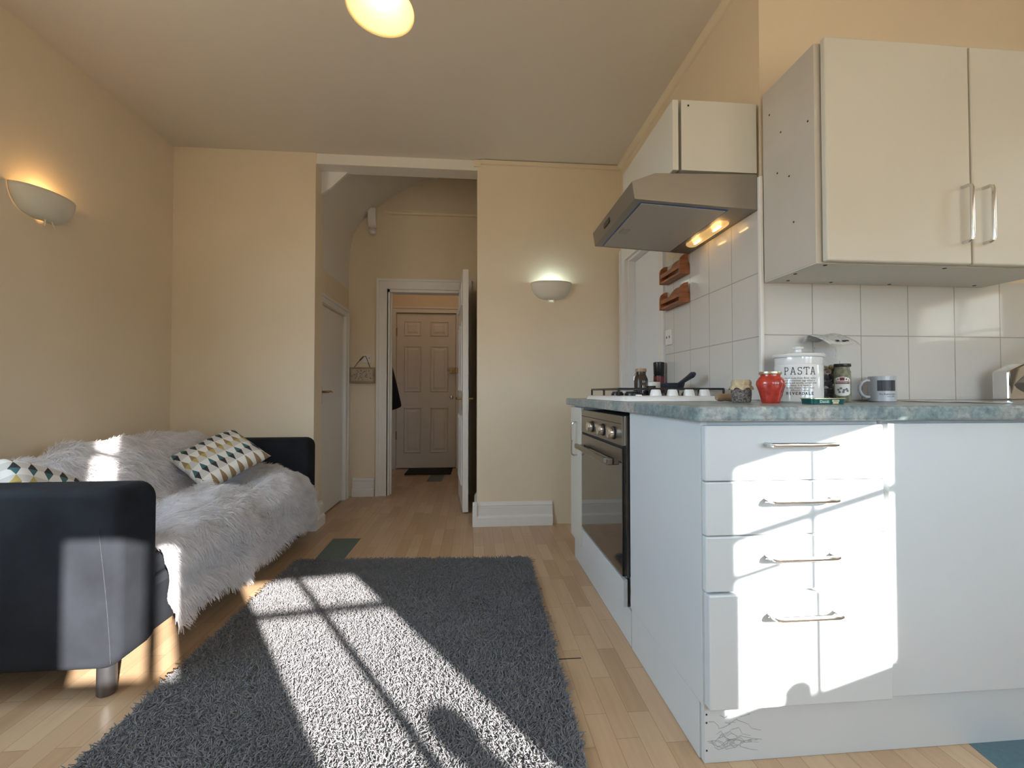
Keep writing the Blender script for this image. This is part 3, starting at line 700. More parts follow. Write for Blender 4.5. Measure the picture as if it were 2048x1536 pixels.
GLY = {  # slab letters in a unit box, list of strokes
 'P': [[(.2,0),(.2,1)], [(.2,1),(.5,1)], arc(.5,.74,.26,.26,90,-90), [(.5,.48),(.2,.48)], [(.06,0),(.38,0)], [(.06,1),(.2,1)]],
 'A': [[(.16,0),(.47,1)], [(.84,0),(.53,1)], [(.36,1),(.55,1)], [(.27,.34),(.73,.34)], [(.03,0),(.32,0)], [(.68,0),(.97,0)]],
 'S': [arc(.5,.745,.29,.255,35,270,12)+arc(.5,.245,.31,.255,88,-145,12), [(.76,.78),(.76,1)], [(.22,.0),(.22,.25)]],
 'T': [[(.5,0),(.5,1)], [(.08,1),(.92,1)], [(.08,1),(.08,.74)], [(.92,1),(.92,.74)], [(.32,0),(.68,0)]],
 'R': [[(.2,0),(.2,1)], [(.2,1),(.5,1)], arc(.5,.75,.24,.25,90,-90), [(.5,.5),(.2,.5)], [(.5,.5),(.82,0)], [(.06,0),(.36,0)], [(.06,1),(.2,1)], [(.74,0),(.95,0)]],
 'I': [[(.5,0),(.5,1)], [(.3,0),(.7,0)], [(.3,1),(.7,1)]],
 'V': [[(.15,1),(.5,0)], [(.85,1),(.5,0)], [(.03,1),(.3,1)], [(.7,1),(.97,1)]],
 'E': [[(.2,0),(.2,1)], [(.08,1),(.82,1)], [(.08,0),(.85,0)], [(.2,.52),(.62,.52)], [(.82,1),(.82,.8)], [(.85,0),(.85,.22)], [(.62,.62),(.62,.42)]],
 'D': [[(.2,0),(.2,1)], [(.08,1),(.45,1)], arc(.45,.5,.4,.5,90,-90), [(.45,0),(.08,0)]],
 'L': [[(.2,0),(.2,1)], [(.06,1),(.36,1)], [(.06,0),(.82,0)], [(.82,0),(.82,.26)]],
}
def slab(m, word, cx, z, h, wd, sp, w, f):
    n = len(word); x = cx-(n*wd+(n-1)*sp)/2
    for ch in word:
        for st in GLY[ch]: seg_ribbon(m, [(x+p[0]*wd, z+p[1]*h) for p in st], w, f)
        x += wd+sp

# ------------------------------------------------------------------ things on the worktop
def X_(px, y): return math.tan(math.atan((px-1024)/890)+math.radians(4.945))*y

wz = WT1+.0006
# pasta canister
pc = Vector((X_(1597, 1.50), 1.50)); R0 = .0755; face = -.60   # turned a little toward the room
cn = thing('pasta_canister', 'tall white ceramic canister lettered PASTA with knobbed lid', 'canister', (pc.x, pc.y, wz))
build(MB().lathe([(0,0),(R0-.003,0),(R0,.004),(R0,.128),(R0-.002,.131),(R0-.001,.136),(R0-.001,.158),(0,.158)], (pc.x, pc.y, wz), 56), 'jar_body', CERAM, cn, smooth=True)
ld = build(MB().lathe([(0,.1585),(R0+.004,.1585),(R0+.006,.164),(R0+.002,.170),(.045,.176),(.0,.180)], (pc.x, pc.y, wz), 56), 'lid', CERAM, cn, smooth=True)
build(MB().lathe([(0,.178),(.012,.178),(.011,.187),(.017,.190),(.018,.196),(.012,.199),(0,.200)], (pc.x, pc.y, wz), 24), 'lid_knob', CERAM, ld, smooth=True)
def wrap(cx, cy, r, a0):
    def f(u, v):
        a = a0 + u/r; return (cx+r*math.cos(a), cy+r*math.sin(a), v)
    return f
fw = wrap(pc.x, pc.y, R0+.0006, -PI/2+face+.0)
m = MB(); slab(m, 'PASTA', .0, wz+.097, .024, .0185, .0015, .0022, fw)
slab(m, 'RIVERDALE', .0, wz+.027, .0085, .0078, .0018, .0018, fw)
for i, s_ in enumerate(('a food made from flour, water', 'and sometimes egg which is', 'cooked and usually served with', 'a sauce. It is made in', 'various shapes which have', 'different names)')):
    vs, fs = text_mesh(s_, .0079, spacing=1.05)
    m.add([fw(x, y+wz+.0815-i*.0083) for x, y, z in vs], fs)
build(m, 'lettering', INK, cn)
# red sauce jar
rc = Vector((X_(1541, 1.40), 1.40)); t = thing('sauce_jar', 'round red sauce jar with gold lid beside the pasta canister', 'jar', (rc.x, rc.y, wz))
build(MB().lathe([(0,.0),(.026,0),(.028,.004),(.030,.014),(.036,.040),(.043,.060),(.042,.072),(.034,.084),(.030,.088),(.030,.094),(0,.094)], (rc.x, rc.y, wz), 40), 'jar_body', REDS, t, smooth=True)
build(MB().lathe([(0,.0945),(.033,.0945),(.034,.097),(.033,.103),(.0,.104)], (rc.x, rc.y, wz), 40), 'lid', GOLDM, t, smooth=True)
fw2 = wrap(rc.x, rc.y, .0, 0)
lb = MB(); P = []
for z, r in ((.016,.0312),(.030,.0342),(.044,.0383),(.058,.0433)):
    P.append([(rc.x+(r+.0006)*math.cos(a), rc.y+(r+.0006)*math.sin(a), wz+z) for a in np.linspace(-.72, .55, 10)])
lb.grid(P); build(lb, 'label', LABELW, t, smooth=True)
# herb jar
hc_ = Vector((.985, 1.585-.09)); hc_ = Vector((.925, 1.47)); t = thing('herb_jar', 'small jar of dried herbs with kraft paper cover', 'jar', (hc_.x, hc_.y, wz))
build(MB().lathe([(0,0),(.028,0),(.031,.006),(.033,.030),(.032,.046),(.028,.054),(0,.054)], (hc_.x, hc_.y, wz), 32), 'jar_body', HERB, t, smooth=True)
m = MB(); ns = 48; vs = []; rings = [(.0,.0785),(.028,.078),(.031,.070),(.030,.060),(.036,.053),(.038,.047)]
for i in range(ns):
    a = 2*PI*i/ns
    for q, (r, z) in enumerate(rings):
        k = 1+(.0 if q < 2 else .06*math.sin(11*a+q)); vs.append((hc_.x+r*k*math.cos(a), hc_.y+r*k*math.sin(a), wz+z+(.004*math.sin(7*a) if q == 5 else 0)))
k = len(rings); m.add(vs, [(i*k+q, ((i+1) % ns)*k+q, ((i+1) % ns)*k+q+1, i*k+q+1) for i in range(ns) for q in range(k-1)])
build(m, 'paper_cover', KRAFT, t, smooth=True)
wd = MB(); wd.lathe([(0,-.035),(.012,-.035),(.015,-.02),(.013,.0),(.016,.02),(.012,.035),(0,.036)], (.93, 1.575, wz+.0165), 20, M=Matrix.Rotation(PI/2, 4, 'Y'))
o = build(wd, 'wooden_grinder', WOODL, smooth=True); tag(o, 'small turned wooden grinder lying behind the herb jar', 'grinder')
# artichoke style jar with printed label
jc = Vector((X_(1685, 1.492), 1.492)); t = thing('pickle_jar', 'tall narrow glass jar of pale pickles with black lid', 'jar', (jc.x, jc.y, wz)); r = .0255
build(MB().lathe([(0,0),(r-.002,0),(r,.004),(r,.108),(r-.003,.114),(r-.004,.126),(0,.126)], (jc.x, jc.y, wz), 36), 'jar_body', PICKLE, t, smooth=True)
build(MB().lathe([(0,.1265),(r,.1265),(r+.001,.129),(r,.137),(0,.138)], (jc.x, jc.y, wz), 36), 'lid', BLACKP, t, smooth=True)
fj = wrap(jc.x, jc.y, r+.0005, -PI/2-.75)
lb = MB(); P = []
for j in range(13):
    row = []
    for i in range(13):
        u = (i-6)/6*.026; e = 1-abs(u)/.026; z0 = .026-.010*math.sqrt(max(0, 1-(u/.0262)**2))+.006; z1 = .079+.011*math.sqrt(max(0, 1-(u/.0262)**2))
        row.append(fj(u, wz+z0+(z1-z0)*j/12))
    P.append(row)
lb.grid(P); lo = build(lb, 'label', LABELW, t, smooth=True)
fj2 = wrap(jc.x, jc.y, r+.0009, -PI/2-.75); fj3 = wrap(jc.x, jc.y, r+.0013, -PI/2-.75)
def patch(m, f, u0, u1, v0, v1, n=8): m.grid([[f(u, wz+v) for u in np.linspace(u0, u1, n)] for v in (v0, v1)])
m = MB(); patch(m, fj2, -.023, .023, .0645, .0735); patch(m, fj2, -.007, .007, .0765, .0875); build(m, 'label_print', MAROON, lo)
m = MB(); vs, fs = text_mesh('MEGAVORO', .0075); m.add([fj3(x, y+wz+.0665) for x, y, z in vs], fs); build(m, 'label_lettering', LABELW, lo)
for u, v, s_ in ((-.020,.078,.002),(-.0125,.081,.0025),(.0125,.081,.0025),(.020,.078,.002)):
    m = MB(); patch(m, fj2, u-s_, u+s_, v-s_*1.2, v+s_*1.2, 3); build(m, 'printed_mark', GREYP, lo)
for u, v in ((-.012,.044),(-.004,.049),(.005,.043),(.013,.046),(-.008,.036),(.003,.036),(.016,.040)):
    c_ = [fj2(u+.0045*math.cos(a), wz+v+.004*math.sin(a)) for a in np.linspace(0, 2*PI, 9)[:-1]]; m = MB(); m.add(c_, [tuple(range(8))]); build(m, 'printed_pickle', GREYP, lo)
# see-through bag of dried pieces with folded paper header
bc = Vector((X_(1656, 1.56), 1.56)); t = thing('dried_food_bag', 'clear plastic bag of dried food with folded paper header', 'bag', (bc.x, bc.y, wz))
m = MB(); P = []
for j in range(13):
    z = .205*j/12; row = []
    for i in range(25):
        a = 2*PI*i/24; k = .055*(1-.25*(j/12)**2)+.006*math.sin(5*a+j); d_ = .028*(1-(j/12)**2)+.004
        row.append((bc.x+.004*j/12+k*math.cos(a), bc.y+.012*j/12+d_*math.sin(a), wz+z))
    P.append(row)
m.grid(P); build(m, 'bag_film', PLASTIC, t, smooth=True)
pm = MB(); tm = MB()
for i in range(90):
    z = .006+random.random()*.12; k = .042; x = bc.x+(random.random()*2-1)*k; y = bc.y+(random.random()*2-1)*.015-.002
    Mr = Matrix.Rotation(random.random()*6, 4, 'X') @ Matrix.Rotation(random.random()*6, 4, 'Z')
    (tm if z > .10 and random.random() < .7 else pm).lathe([(.0,-.008),(.007,-.006),(.009,0),(.006,.007),(0,.008)], (x, y, wz+z+.004), 8, M=Mr)
build(pm, 'dried_pieces', PASTAM, t)['kind'] = 'stuff'
build(tm, 'tan_pieces', TAN, t)
m = MB(); P = []
for j, (dy, dz) in enumerate(((.018,.222),(.012,.246),(.0,.249),(-.03,.238),(-.058,.222),(-.075,.207))):
    P.append([(bc.x-.085+.125*i/8+ .030*(j/5)*1.0, bc.y+dy+.002*math.sin(i), wz+dz+.003*math.sin(i*1.3)+.012*i/8*(1-j/5)) for i in range(9)])
m.grid(P); hp_ = build(m, 'paper_header', NEWSP, t, smooth=True)
sd = hp_.modifiers.new('s', 'SOLIDIFY'); sd.thickness = .0008
pr = MB()
for (a, b_) in ((.35, .45), (.55, .75)):
    pr.add([(bc.x-.065+.125*a, bc.y-.060, wz+.2235), (bc.x-.065+.125*b_, bc.y-.060, wz+.2255), (bc.x-.063+.125*b_, bc.y-.066, wz+.219), (bc.x-.063+.125*a, bc.y-.066, wz+.217)], [(0,1,2,3)])
build(pr, 'header_print', INK, hp_)
# tin
tc_ = Vector((X_(1645, 1.255), 1.255)); t = thing('food_tin', 'flat green oblong tin with yellow rim near the counter edge', 'tin', (tc_.x, tc_.y, wz))
m = MB(); L2, W2 = .056, .030
stack(m, [(rr(tc_.x-L2+.004, tc_.x+L2-.004, tc_.y-W2+.004, tc_.y+W2-.004, .012), wz), (rr(tc_.x-L2+.002, tc_.x+L2-.002, tc_.y-W2+.002, tc_.y+W2-.002, .013), wz+.015)])
bd = build(m, 'tin_body', TINB, t, smooth=True, angle=50)
m = MB(); stack(m, [(rr(tc_.x-L2, tc_.x+L2, tc_.y-W2, tc_.y+W2, .014), wz+.0152), (rr(tc_.x-L2, tc_.x+L2, tc_.y-W2, tc_.y+W2, .014), wz+.0175), (rr(tc_.x-L2+.004, tc_.x+L2-.004, tc_.y-W2+.004, tc_.y+W2-.004, .012), wz+.0178)])
build(m, 'tin_rim', GOLDM, t, smooth=True, angle=50)
yt = tc_.y-W2+.0012
m = MB(); m.box(tc_.x-.036, tc_.x-.002, yt-.0005, yt+.002, wz+.002, wz+.0135); build(m, 'label_panel', GREENP, bd)
m = MB(); m.box(tc_.x+.006, tc_.x+.028, yt-.0005, yt+.002, wz+.007, wz+.0125); m.box(tc_.x+.008, tc_.x+.026, yt-.0005, yt+.002, wz+.0015, wz+.006); build(m, 'gold_panel', GOLDM, bd)
m = MB(); vs, fs = text_mesh('Dasidi', .0112); m.add([(tc_.x-.019+x, yt-.0011, wz+.0037+y) for x, y, z in vs], fs)
build(m, 'lettering', LABELW, bd)
m = MB(); vs, fs = text_mesh('28 08 05', .0042); m.add([(tc_.x+.017+x, yt-.0009, wz+.0083+y) for x, y, z in vs], fs); build(m, 'gold_lettering', INK, bd)
# mug
mc = Vector((X_(1764, 1.53), 1.53)); t = thing('mug', 'pale grey mug with dark photo print standing by the tiles', 'mug', (mc.x, mc.y, wz)); r = .0415
build(MB().lathe([(0,0),(r-.003,0),(r,.003),(r,.093),(r-.0015,.0945),(r-.004,.093),(r-.004,.008),(0,.007)], (mc.x, mc.y, wz), 44), 'cup', MUGP, t, smooth=True)
ha = -PI/2-.73-1.1
hx0, hy0 = math.cos(ha), math.sin(ha)
pts = [(mc.x+hx0*(r-.002+d), mc.y+hy0*(r-.002+d), wz+z) for d, z in ((0,.078),(.014,.080),(.027,.072),(.035,.056),(.035,.042),(.028,.027),(.016,.018),(0,.017))]
build(MB().tube(pts, .0055, 10), 'mug_handle', MUGP, t, smooth=True)
fm = wrap(mc.x, mc.y, r+.0006, -PI/2-.73)
m = MB(); m.grid([[fm(u, wz+v) for u in np.linspace(-.016, .043, 14)] for v in (.040, .079)]); build(m, 'photo_print', PHOTO, t, smooth=True)
m = MB(); vs, fs = text_mesh('The Real London', .0078, 'RIGHT'); m.add([fm(x+.043, y+wz+.026) for x, y, z in vs], fs)
vs, fs = text_mesh('since 1987', .006, 'RIGHT'); m.add([fm(x+.038, y+wz+.018) for x, y, z in vs], fs); build(m, 'lettering', INK, t)
# behind the hob
Yh = 2.42
x = X_(1282, 2.40); t = thing('clip_top_jar', 'brown glass clip-top jar at the far end behind the hob', 'jar', (x, 2.40, wz))
build(MB().lathe([(0,0),(.034,0),(.037,.006),(.037,.108),(.030,.124),(.026,.132),(.026,.148),(0,.148)], (x, 2.40, wz), 32), 'jar_body', AMBER, t, smooth=True)
build(MB().lathe([(0,.1485),(.030,.1485),(.031,.155),(.028,.167),(0,.168)], (x, 2.40, wz), 32), 'lid', WOODL, t, smooth=True)
build(MB().tube([(x-.030,2.385,wz+.150),(x-.045,2.38,wz+.125),(x-.047,2.38,wz+.10)], .003, 8), 'wire_clip', STEEL, t)
x = X_(1276, 2.30); x = X_(1288, 2.32)
o = build(MB().lathe([(0,0),(.016,0),(.017,.004),(.017,.074),(.013,.084),(.015,.086),(.015,.098),(0,.099)], (x, 2.32, wz), 24), 'spice_bottle', GLASSD, smooth=True); tag(o, 'slim dark spice bottle in front of the brown clip-top jar', 'bottle')
x = X_(1318, 2.44); t = thing('pepper_mill', 'tall black-topped red spice grinder behind the hob', 'grinder', (x, 2.44, wz))
build(MB().lathe([(0,0),(.029,0),(.030,.004),(.030,.124),(0,.124)], (x, 2.44, wz), 32), 'mill_body', REDBLK, t, smooth=True)
build(MB().lathe([(0,.1245),(.030,.1245),(.030,.130),(.027,.132),(.029,.136),(.031,.203),(.027,.206),(0,.206)], (x, 2.44, wz), 32), 'mill_cap', BLACKP, t, smooth=True)
x = X_(1306, 2.33); t = thing('spice_tub', 'small white tub with black label behind the hob', 'tub', (x, 2.33, wz))
build(MB().lathe([(0,0),(.036,0),(.038,.004),(.038,.087),(.036,.091),(0,.092)], (x, 2.33, wz), 32), 'tub_body', PLASTW, t, smooth=True)
ft_ = wrap(x, 2.33, .0386, -PI/2-.45); m = MB(); m.grid([[ft_(u, wz+v) for u in np.linspace(-.03, .016, 10)] for v in (.012, .070)]); build(m, 'label', INK, t, smooth=True)
px_ = Vector((X_(1345, 2.13), 2.13)); pz = hz+.0548
t = thing('frying_pan', 'small black pan on the rear hob pan support, handle up', 'pan', (px_.x, px_.y, pz))
build(MB().lathe([(0,0),(.048,0),(.052,.004),(.058,.026),(.056,.027),(.048,.006),(0,.005)], (px_.x, px_.y, pz), 36), 'pan_body', SLATE, t, smooth=True)
build(MB().tube([(px_.x+.005,px_.y-.055,pz+.020),(px_.x+.012,px_.y-.09,pz+.034),(px_.x+.018,px_.y-.13,pz+.050),(px_.x+.022,px_.y-.16,pz+.062),(px_.x+.024,px_.y-.175,pz+.066)], [.008,.010,.012,.014,.008], 14), 'pan_handle', SLATE, t, smooth=True)

# ------------------------------------------------------------------ alcove and hall things
pq = thing('hanging_plaque', 'small wooden leaf-printed plaque hanging by the hall door', 'plaque', (-1.03, 4.22, 1.05))
fr = MB(); fr.box(-1.143, -.913, 4.215, 4.236, 1.045, 1.192)
pb = build(fr, 'frame_board', PLAQ, pq, bevel=.002)
build(MB().box(-1.125, -.930, 4.212, 4.2149, 1.065, 1.175), 'face_panel', PLAQL, pb)
lf = MB()
for i in range(26):
    x = -1.118+random.random()*.18; z = 1.075+random.random()*.09; a = random.random()*PI; L_ = .008+random.random()*.004
    c, s_ = math.cos(a)*L_, math.sin(a)*L_
    lf.add([(x-c,4.2115,z-s_),(x+s_*.3,4.2112,z-c*.3),(x+c,4.2115,z+s_),(x-s_*.3,4.2112,z+c*.3)], [(0,1,2,3)])
lf.tube([(-1.06,4.212,1.07),(-1.05,4.212,1.10),(-1.03,4.212,1.13),(-1.0,4.212,1.16)], .0015, 5)
build(lf, 'leaf_print', TWIG, pb)
rp = MB(); rp.tube([(-1.10,4.222,1.19),(-1.065,4.222,1.24),(-1.012,4.222,1.295),(-.998,4.224,1.298),(-.985,4.222,1.27),(-.955,4.222,1.19)], .0028, 7); build(rp, 'hanging_cord', ROPE, pq)
rp = MB(); rp.tube([(-1.05,4.218,1.255),(-1.015,4.218,1.292)], .006, 7); build(rp, 'cord_binding', ROPE, pq)
ls = thing('light_switch', 'white light switch plate above the hanging plaque', 'switch', (-.99, 4.25, 1.24))
build(MB().box(-1.03, -.95, 4.241, 4.2495, 1.235, 1.318), 'face_plate', PLASTW, ls, bevel=.002)
build(MB().box(-.972, -.966, 4.238, 4.2405, 1.275, 1.285), 'rocker', DARK, ls)
# coat hanging in the hall
ch = thing('hanging_coat', 'black coat hanging in the hall behind the door frame', 'coat', (-.97, 4.75, .7))
P = []
for j in range(14):
    k = j/13; z = 1.60-.88*k; wdt = .11+.18*min(k, .86); dep = .05+.17*k
    P.append([(-1.045+wdt*(.5-.5*math.cos(PI*i/9))*1.0 + .006*math.sin(i*2+k*5), 4.60+dep*2*(i/9-.2), z+(.10*(i/9)**1.5*(k-.85)/.15 if k > .85 else 0)) for i in range(10)])
m = MB(); m.grid(P); o = build(m, 'coat_cloth', COATB, ch, smooth=True); md = o.modifiers.new('s', 'SOLIDIFY'); md.thickness = .012
build(MB().tube([(-1.06,4.62,1.64),(-1.03,4.62,1.635),(-1.02,4.62,1.66)], .005, 8), 'hook', BRASS, ch)
dmt = build(MB().box(-.80, -.262, 5.27, 5.66, .0015, .014), 'door_mat', MATB, bevel=.004); tag(dmt, 'black door mat on the floor against the front door', 'mat')

# ------------------------------------------------------------------ lamps
def sconce(name, label, M_, lamp_col, watts, gap):
    t = thing(name, label, 'wall light', M_ @ Vector((0, 0, -.12)))
    # local: x along wall, y out from wall (0 at wall), z up, rim at z=0
    P = []; nA, nR = 25, 9
    for j in range(nR):
        q = j/(nR-1); row = []
        for i in range(nA):
            a = PI*i/(nA-1); k = math.cos(q*PI/2*.98)**.62; zz = -.122*math.sin(q*PI/2)**1.15
            row.append(tuple(M_ @ Vector((.15*k*math.cos(a), .002+.092*k*math.sin(a), zz))))
        P.append(row)
    m = MB(); m.grid(P); o = build(m, 'bowl_shade', PLASTER, t, smooth=True, angle=80); md = o.modifiers.new('s', 'SOLIDIFY'); md.thickness = .004; md.offset = 1
    for xx, lean in ((-.018, -.018), (.012, .002)):
        build(MB().tube([tuple(M_ @ Vector((xx, .035, -.112))), tuple(M_ @ Vector((xx+lean*.4, .037, -.13))), tuple(M_ @ Vector((xx+lean, .038, -.155)))], [.0028, .0028, .0022], 8), 'glass_rod', ROD, t)
    build(MB().lathe([(0,0),(.012,0),(.012,.03),(.017,.05),(.012,.066),(0,.07)], tuple(M_ @ Vector((0, .042, -.095))), 16), 'lamp_bulb', BULBL[lamp_col], t, smooth=True)
    lt = bpy.data.lights.new(name+'_light', 'POINT'); lt.energy = watts; lt.color = {'warm': (1., .62, .26), 'cool': (.62, .9, 1.)}[lamp_col]; lt.shadow_soft_size = .02
    lo_ = bpy.data.objects.new(name+'_light', lt); COL.objects.link(lo_); lo_.location = M_ @ Vector((0, .052, -.012)); return t
BULBL = {'warm': mat('lit_warm_lamp', (1, .9, .7), .3, emis=((1., .6, .25), 6.), var=(3, .01)), 'cool': mat('lit_cool_lamp', (.9, .97, 1), .3, emis=((.7, .92, 1.), 6.), var=(3, .01))}
Ml = Matrix.Translation((XL, 2.295, 1.905)) @ Matrix(((0, 1, 0, 0), (-1, 0, 0, 0), (0, 0, 1, 0), (0, 0, 0, 1)))
sconce('wall_sconce', 'cream bowl uplighter glowing warm on the left wall', Ml, 'warm', .7, 0)
Mr_ = Matrix.Translation((.57, YB, 1.765)) @ Matrix(((1, 0, 0, 0), (0, -1, 0, 0), (0, 0, 1, 0), (0, 0, 0, 1)))
sconce('wall_sconce', 'cream bowl uplighter glowing cool white on the far wall', Mr_, 'cool', .7, 0)
pd_ = thing('pendant_lamp', 'yellow cream pendant lamp with lit bulb at the ceiling', 'lamp', (-.292, 1.40, ZC))
pc3 = Vector((-.292, 1.40, 2.157)); nz = Vector((-.043, -.045, -1)).normalized(); Mt = Vector((0, 0, -1)).rotation_difference(nz).to_matrix().to_4x4()
o = build(MB().lathe([(.106,0),(.100,.012),(.085,.032),(.062,.055),(.035,.075),(.024,.085),(.022,.11)], pc3, 48, M=Mt, cap=False), 'lamp_shade', SHADE_IN, pd_, smooth=True, angle=80)
md = o.modifiers.new('s', 'SOLIDIFY'); md.thickness = .002; md.offset = 1
build(MB().lathe([(0,.11),(.021,.11),(.021,.15),(.012,.17),(.005,.175),(0,.18)], pc3, 24, M=Mt), 'lamp_holder', PLASTW, pd_, smooth=True)
build(MB().lathe([(0,.0),(.014,.003),(.026,.016),(.030,.034),(.026,.052),(.016,.075),(.014,.10),(0,.10)], pc3+Vector((0,0,.004)), 28, M=Mt), 'lamp_bulb', BULBW, pd_, smooth=True)
build(MB().tube([tuple(pc3+Mt.to_3x3() @ Vector((0,0,.175))), (-.285, 1.405, 2.45), (-.285, 1.405, ZC-.03)], .003, 8), 'flex', PLASTW, pd_)
build(MB().lathe([(0,-.035),(.02,-.033),(.045,-.012),(.048,-.0005),(0,-.0005)], (-.285, 1.405, ZC), 28), 'ceiling_rose', PLASTW, pd_, smooth=True)
def plight(name, loc, e, col, r=.03):
    lt = bpy.data.lights.new(name, 'POINT'); lt.energy = e; lt.color = col; lt.shadow_soft_size = r
    o = bpy.data.objects.new(name, lt); COL.objects.link(o); o.location = loc; return o
plight('hall_fill_light', (-.5, 5.0, 2.40), 2.0, (1., .76, .54), .06)  # added, unseen point light that brightens the hall and front door
plight('pendant_light', tuple(pc3+Vector((0, 0, -.012))), .45, (1., .70, .38), .03)

# ------------------------------------------------------------------ sofa
sf = thing('sofa', 'low black fabric sofa along the left wall', 'sofa', (-1.5, 2.35, 0.))
def softbox(m, x0, x1, y0, y1, z0, z1, r, n=6):
    # rounded slab: section in (x,z) with rounded corners, extruded in y with eased rims
    sec = rr(x0, x1, z0, z1, r, n)
    def sc_(k): return [((x0+x1)/2+(p[0]-(x0+x1)/2)*(1-2*k/(x1-x0)), (z0+z1)/2+(p[1]-(z0+z1)/2)*(1-2*k/(z1-z0))) for p in sec]
    rings = [(y0, .022), (y0+.006, .010), (y0+.018, .002), (y0+.03, 0), (y1-.03, 0), (y1-.018, .002), (y1-.006, .010), (y1, .022)]
    n_ = len(sec); vs = []; fs = []
    for y, k in rings: vs += [(p[0], y, p[1]) for p in sc_(k)]
    for q in range(len(rings)-1):
        for i in range(n_): fs.append((q*n_+i, q*n_+(i+1) % n_, (q+1)*n_+(i+1) % n_, (q+1)*n_+i))
    fs.append(tuple(range(n_))); fs.append(tuple((len(rings)-1)*n_+i for i in range(n_)))
    m.add(vs, fs)
AR = build(MB(), 'tmp', SOFAF) if False else None
m = MB(); softbox(m, -2.03, -1.085, 1.478, 1.655, .105, .66, .055); a1 = build(m, 'armrest', SOFAF, sf, smooth=True, angle=50)
m = MB(); m.tube([(-1.145+.03*math.sin(t*1.3)+.012*t, 1.4775-.0003, .54-.41*t) for t in np.linspace(0, 1, 10)], .0011, 5); build(m, 'seam', mat('worn_seam_thread', (.032, .036, .045), .8, var=(60, .3)), a1)
m = MB(); softbox(m, -2.03, -1.085, 3.045, 3.198, .105, .655, .055); build(m, 'armrest', SOFAF, sf, smooth=True, angle=50)
build(MB().box(-2.02, -1.115, 1.655, 3.045, .12, .30), 'base_frame', SOFAF, sf, bevel=.02, smooth=True)
build(MB().box(-1.62, -1.125, 1.66, 3.04, .30, .385), 'seat_cushion', SOFAF, sf, bevel=.035, seg=4, smooth=True)
m = MB(); m.prism([(-1.66,.30),(-1.60,.385),(-1.74,.60),(-1.79,.635),(-1.86,.635),(-1.95,.58),(-2.02,.30)], 'y', 1.66, 3.04); build(m, 'backrest', SOFAF, sf, bevel=.03, seg=3, smooth=True)
for (x, y) in ((-1.165, 1.545), (-1.165, 3.08), (-1.93, 1.545), (-1.93, 3.08)):
    build(MB().lathe([(0,0),(.024,0),(.026,.004),(.026,.108),(0,.108)], (x, y, .001), 24), 'leg', SOFAL, sf, smooth=True)

# numpy strand meshes --------------------------------------------------------
def a_b(a, d): return np.cross(a, d)
def strand_mesh(name, mat_, base, tip_dir, length, width, segs, sides, curl, extra=None, shape=None, surf=None):
    """base (n,3), tip_dir (n,3), curl (n,3) : bends tip; returns mesh object (top level)"""
    n = len(base); ts = np.linspace(0, 1, segs+1)
    d = tip_dir/np.linalg.norm(tip_dir, axis=1, keepdims=True)
    a = np.cross(d, RNG.normal(size=(n, 3)) if surf is None else surf+RNG.normal(size=(n, 3))*.25); a /= np.linalg.norm(a, axis=1, keepdims=True); b = np.cross(d, a)
    V = []
    for k, t in enumerate(ts):
        c = base + d*(length*t)[:, None] + curl*(t*t)
        wv = width*(shape[k] if shape is not None else (1-.75*t))
        for s in range(sides):
            if sides == 2: off = a*(wv*(1 if s else -1))[:, None]
            else: off = a*(wv*math.cos(2*PI*s/sides))[:, None] + b*(wv*math.sin(2*PI*s/sides))[:, None]
            V.append(c+off)
    V = np.stack(V, axis=1).reshape(-1, 3); per = (segs+1)*sides
    F = []
    for k in range(segs):
        rng = range(sides) if sides > 2 else range(1)
        for s in rng: F.append((k*sides+s, k*sides+(s+1) % sides, (k+1)*sides+(s+1) % sides, (k+1)*sides+s))
    F = np.array(F)[None] + (np.arange(n)*per)[:, None, None]; F = F.reshape(-1, 4)
    if extra is not None:
        ev, ef = extra; F = np.concatenate([F, np.array(ef)+len(V)]); V = np.concatenate([V, np.array(ev)])
    org = np.array([(V[:, 0].min()+V[:, 0].max())/2, (V[:, 1].min()+V[:, 1].max())/2, max(V[:, 2].min(), 0)])
    V = V-org
    me = bpy.data.meshes.new(name); me.vertices.add(len(V)); me.vertices.foreach_set('co', V.astype(np.float32).ravel())
    me.loops.add(F.size); me.loops.foreach_set('vertex_index', F.astype(np.int32).ravel())
    me.polygons.add(len(F)); me.polygons.foreach_set('loop_start', np.arange(0, F.size, 4, dtype=np.int32)); me.polygons.foreach_set('loop_total', np.full(len(F), 4, dtype=np.int32))
    me.update(calc_edges=True); me.materials.append(mat_); me.shade_smooth()
    if surf is not None:      # fur reads as one soft surface: strand normals lean toward the skin's normal
        fn = surf*.8+a_b(a, d)*.35; fn /= np.linalg.norm(fn, axis=1, keepdims=True)
        vn = np.repeat(fn, per, axis=0)
        if extra is not None:
            base_n = np.zeros((len(V)-len(vn), 3)); me.vertices.foreach_get; tmp = np.empty(len(V)*3, dtype=np.float32); me.vertex_normals.foreach_get('vector', tmp); base_n = tmp.reshape(-1, 3)[len(vn):]
            vn = np.concatenate([vn, base_n])
        me.normals_split_custom_set_from_vertices(vn.tolist())
    o = bpy.data.objects.new(name, me); COL.objects.link(o); o.location = org; return o
def vnoise(x, y, sc, seed):
    r = np.random.default_rng(seed); G = r.normal(size=(64, 64)); xi = x*sc; yi = y*sc
    i = np.floor(xi).astype(int); j = np.floor(yi).astype(int); fx = xi-i; fy = yi-j; fx = fx*fx*(3-2*fx); fy = fy*fy*(3-2*fy)
    g = lambda a, b: G[a % 64, b % 64]
    return (g(i, j)*(1-fx)+g(i+1, j)*fx)*(1-fy)+(g(i, j+1)*(1-fx)+g(i+1, j+1)*fx)*fy

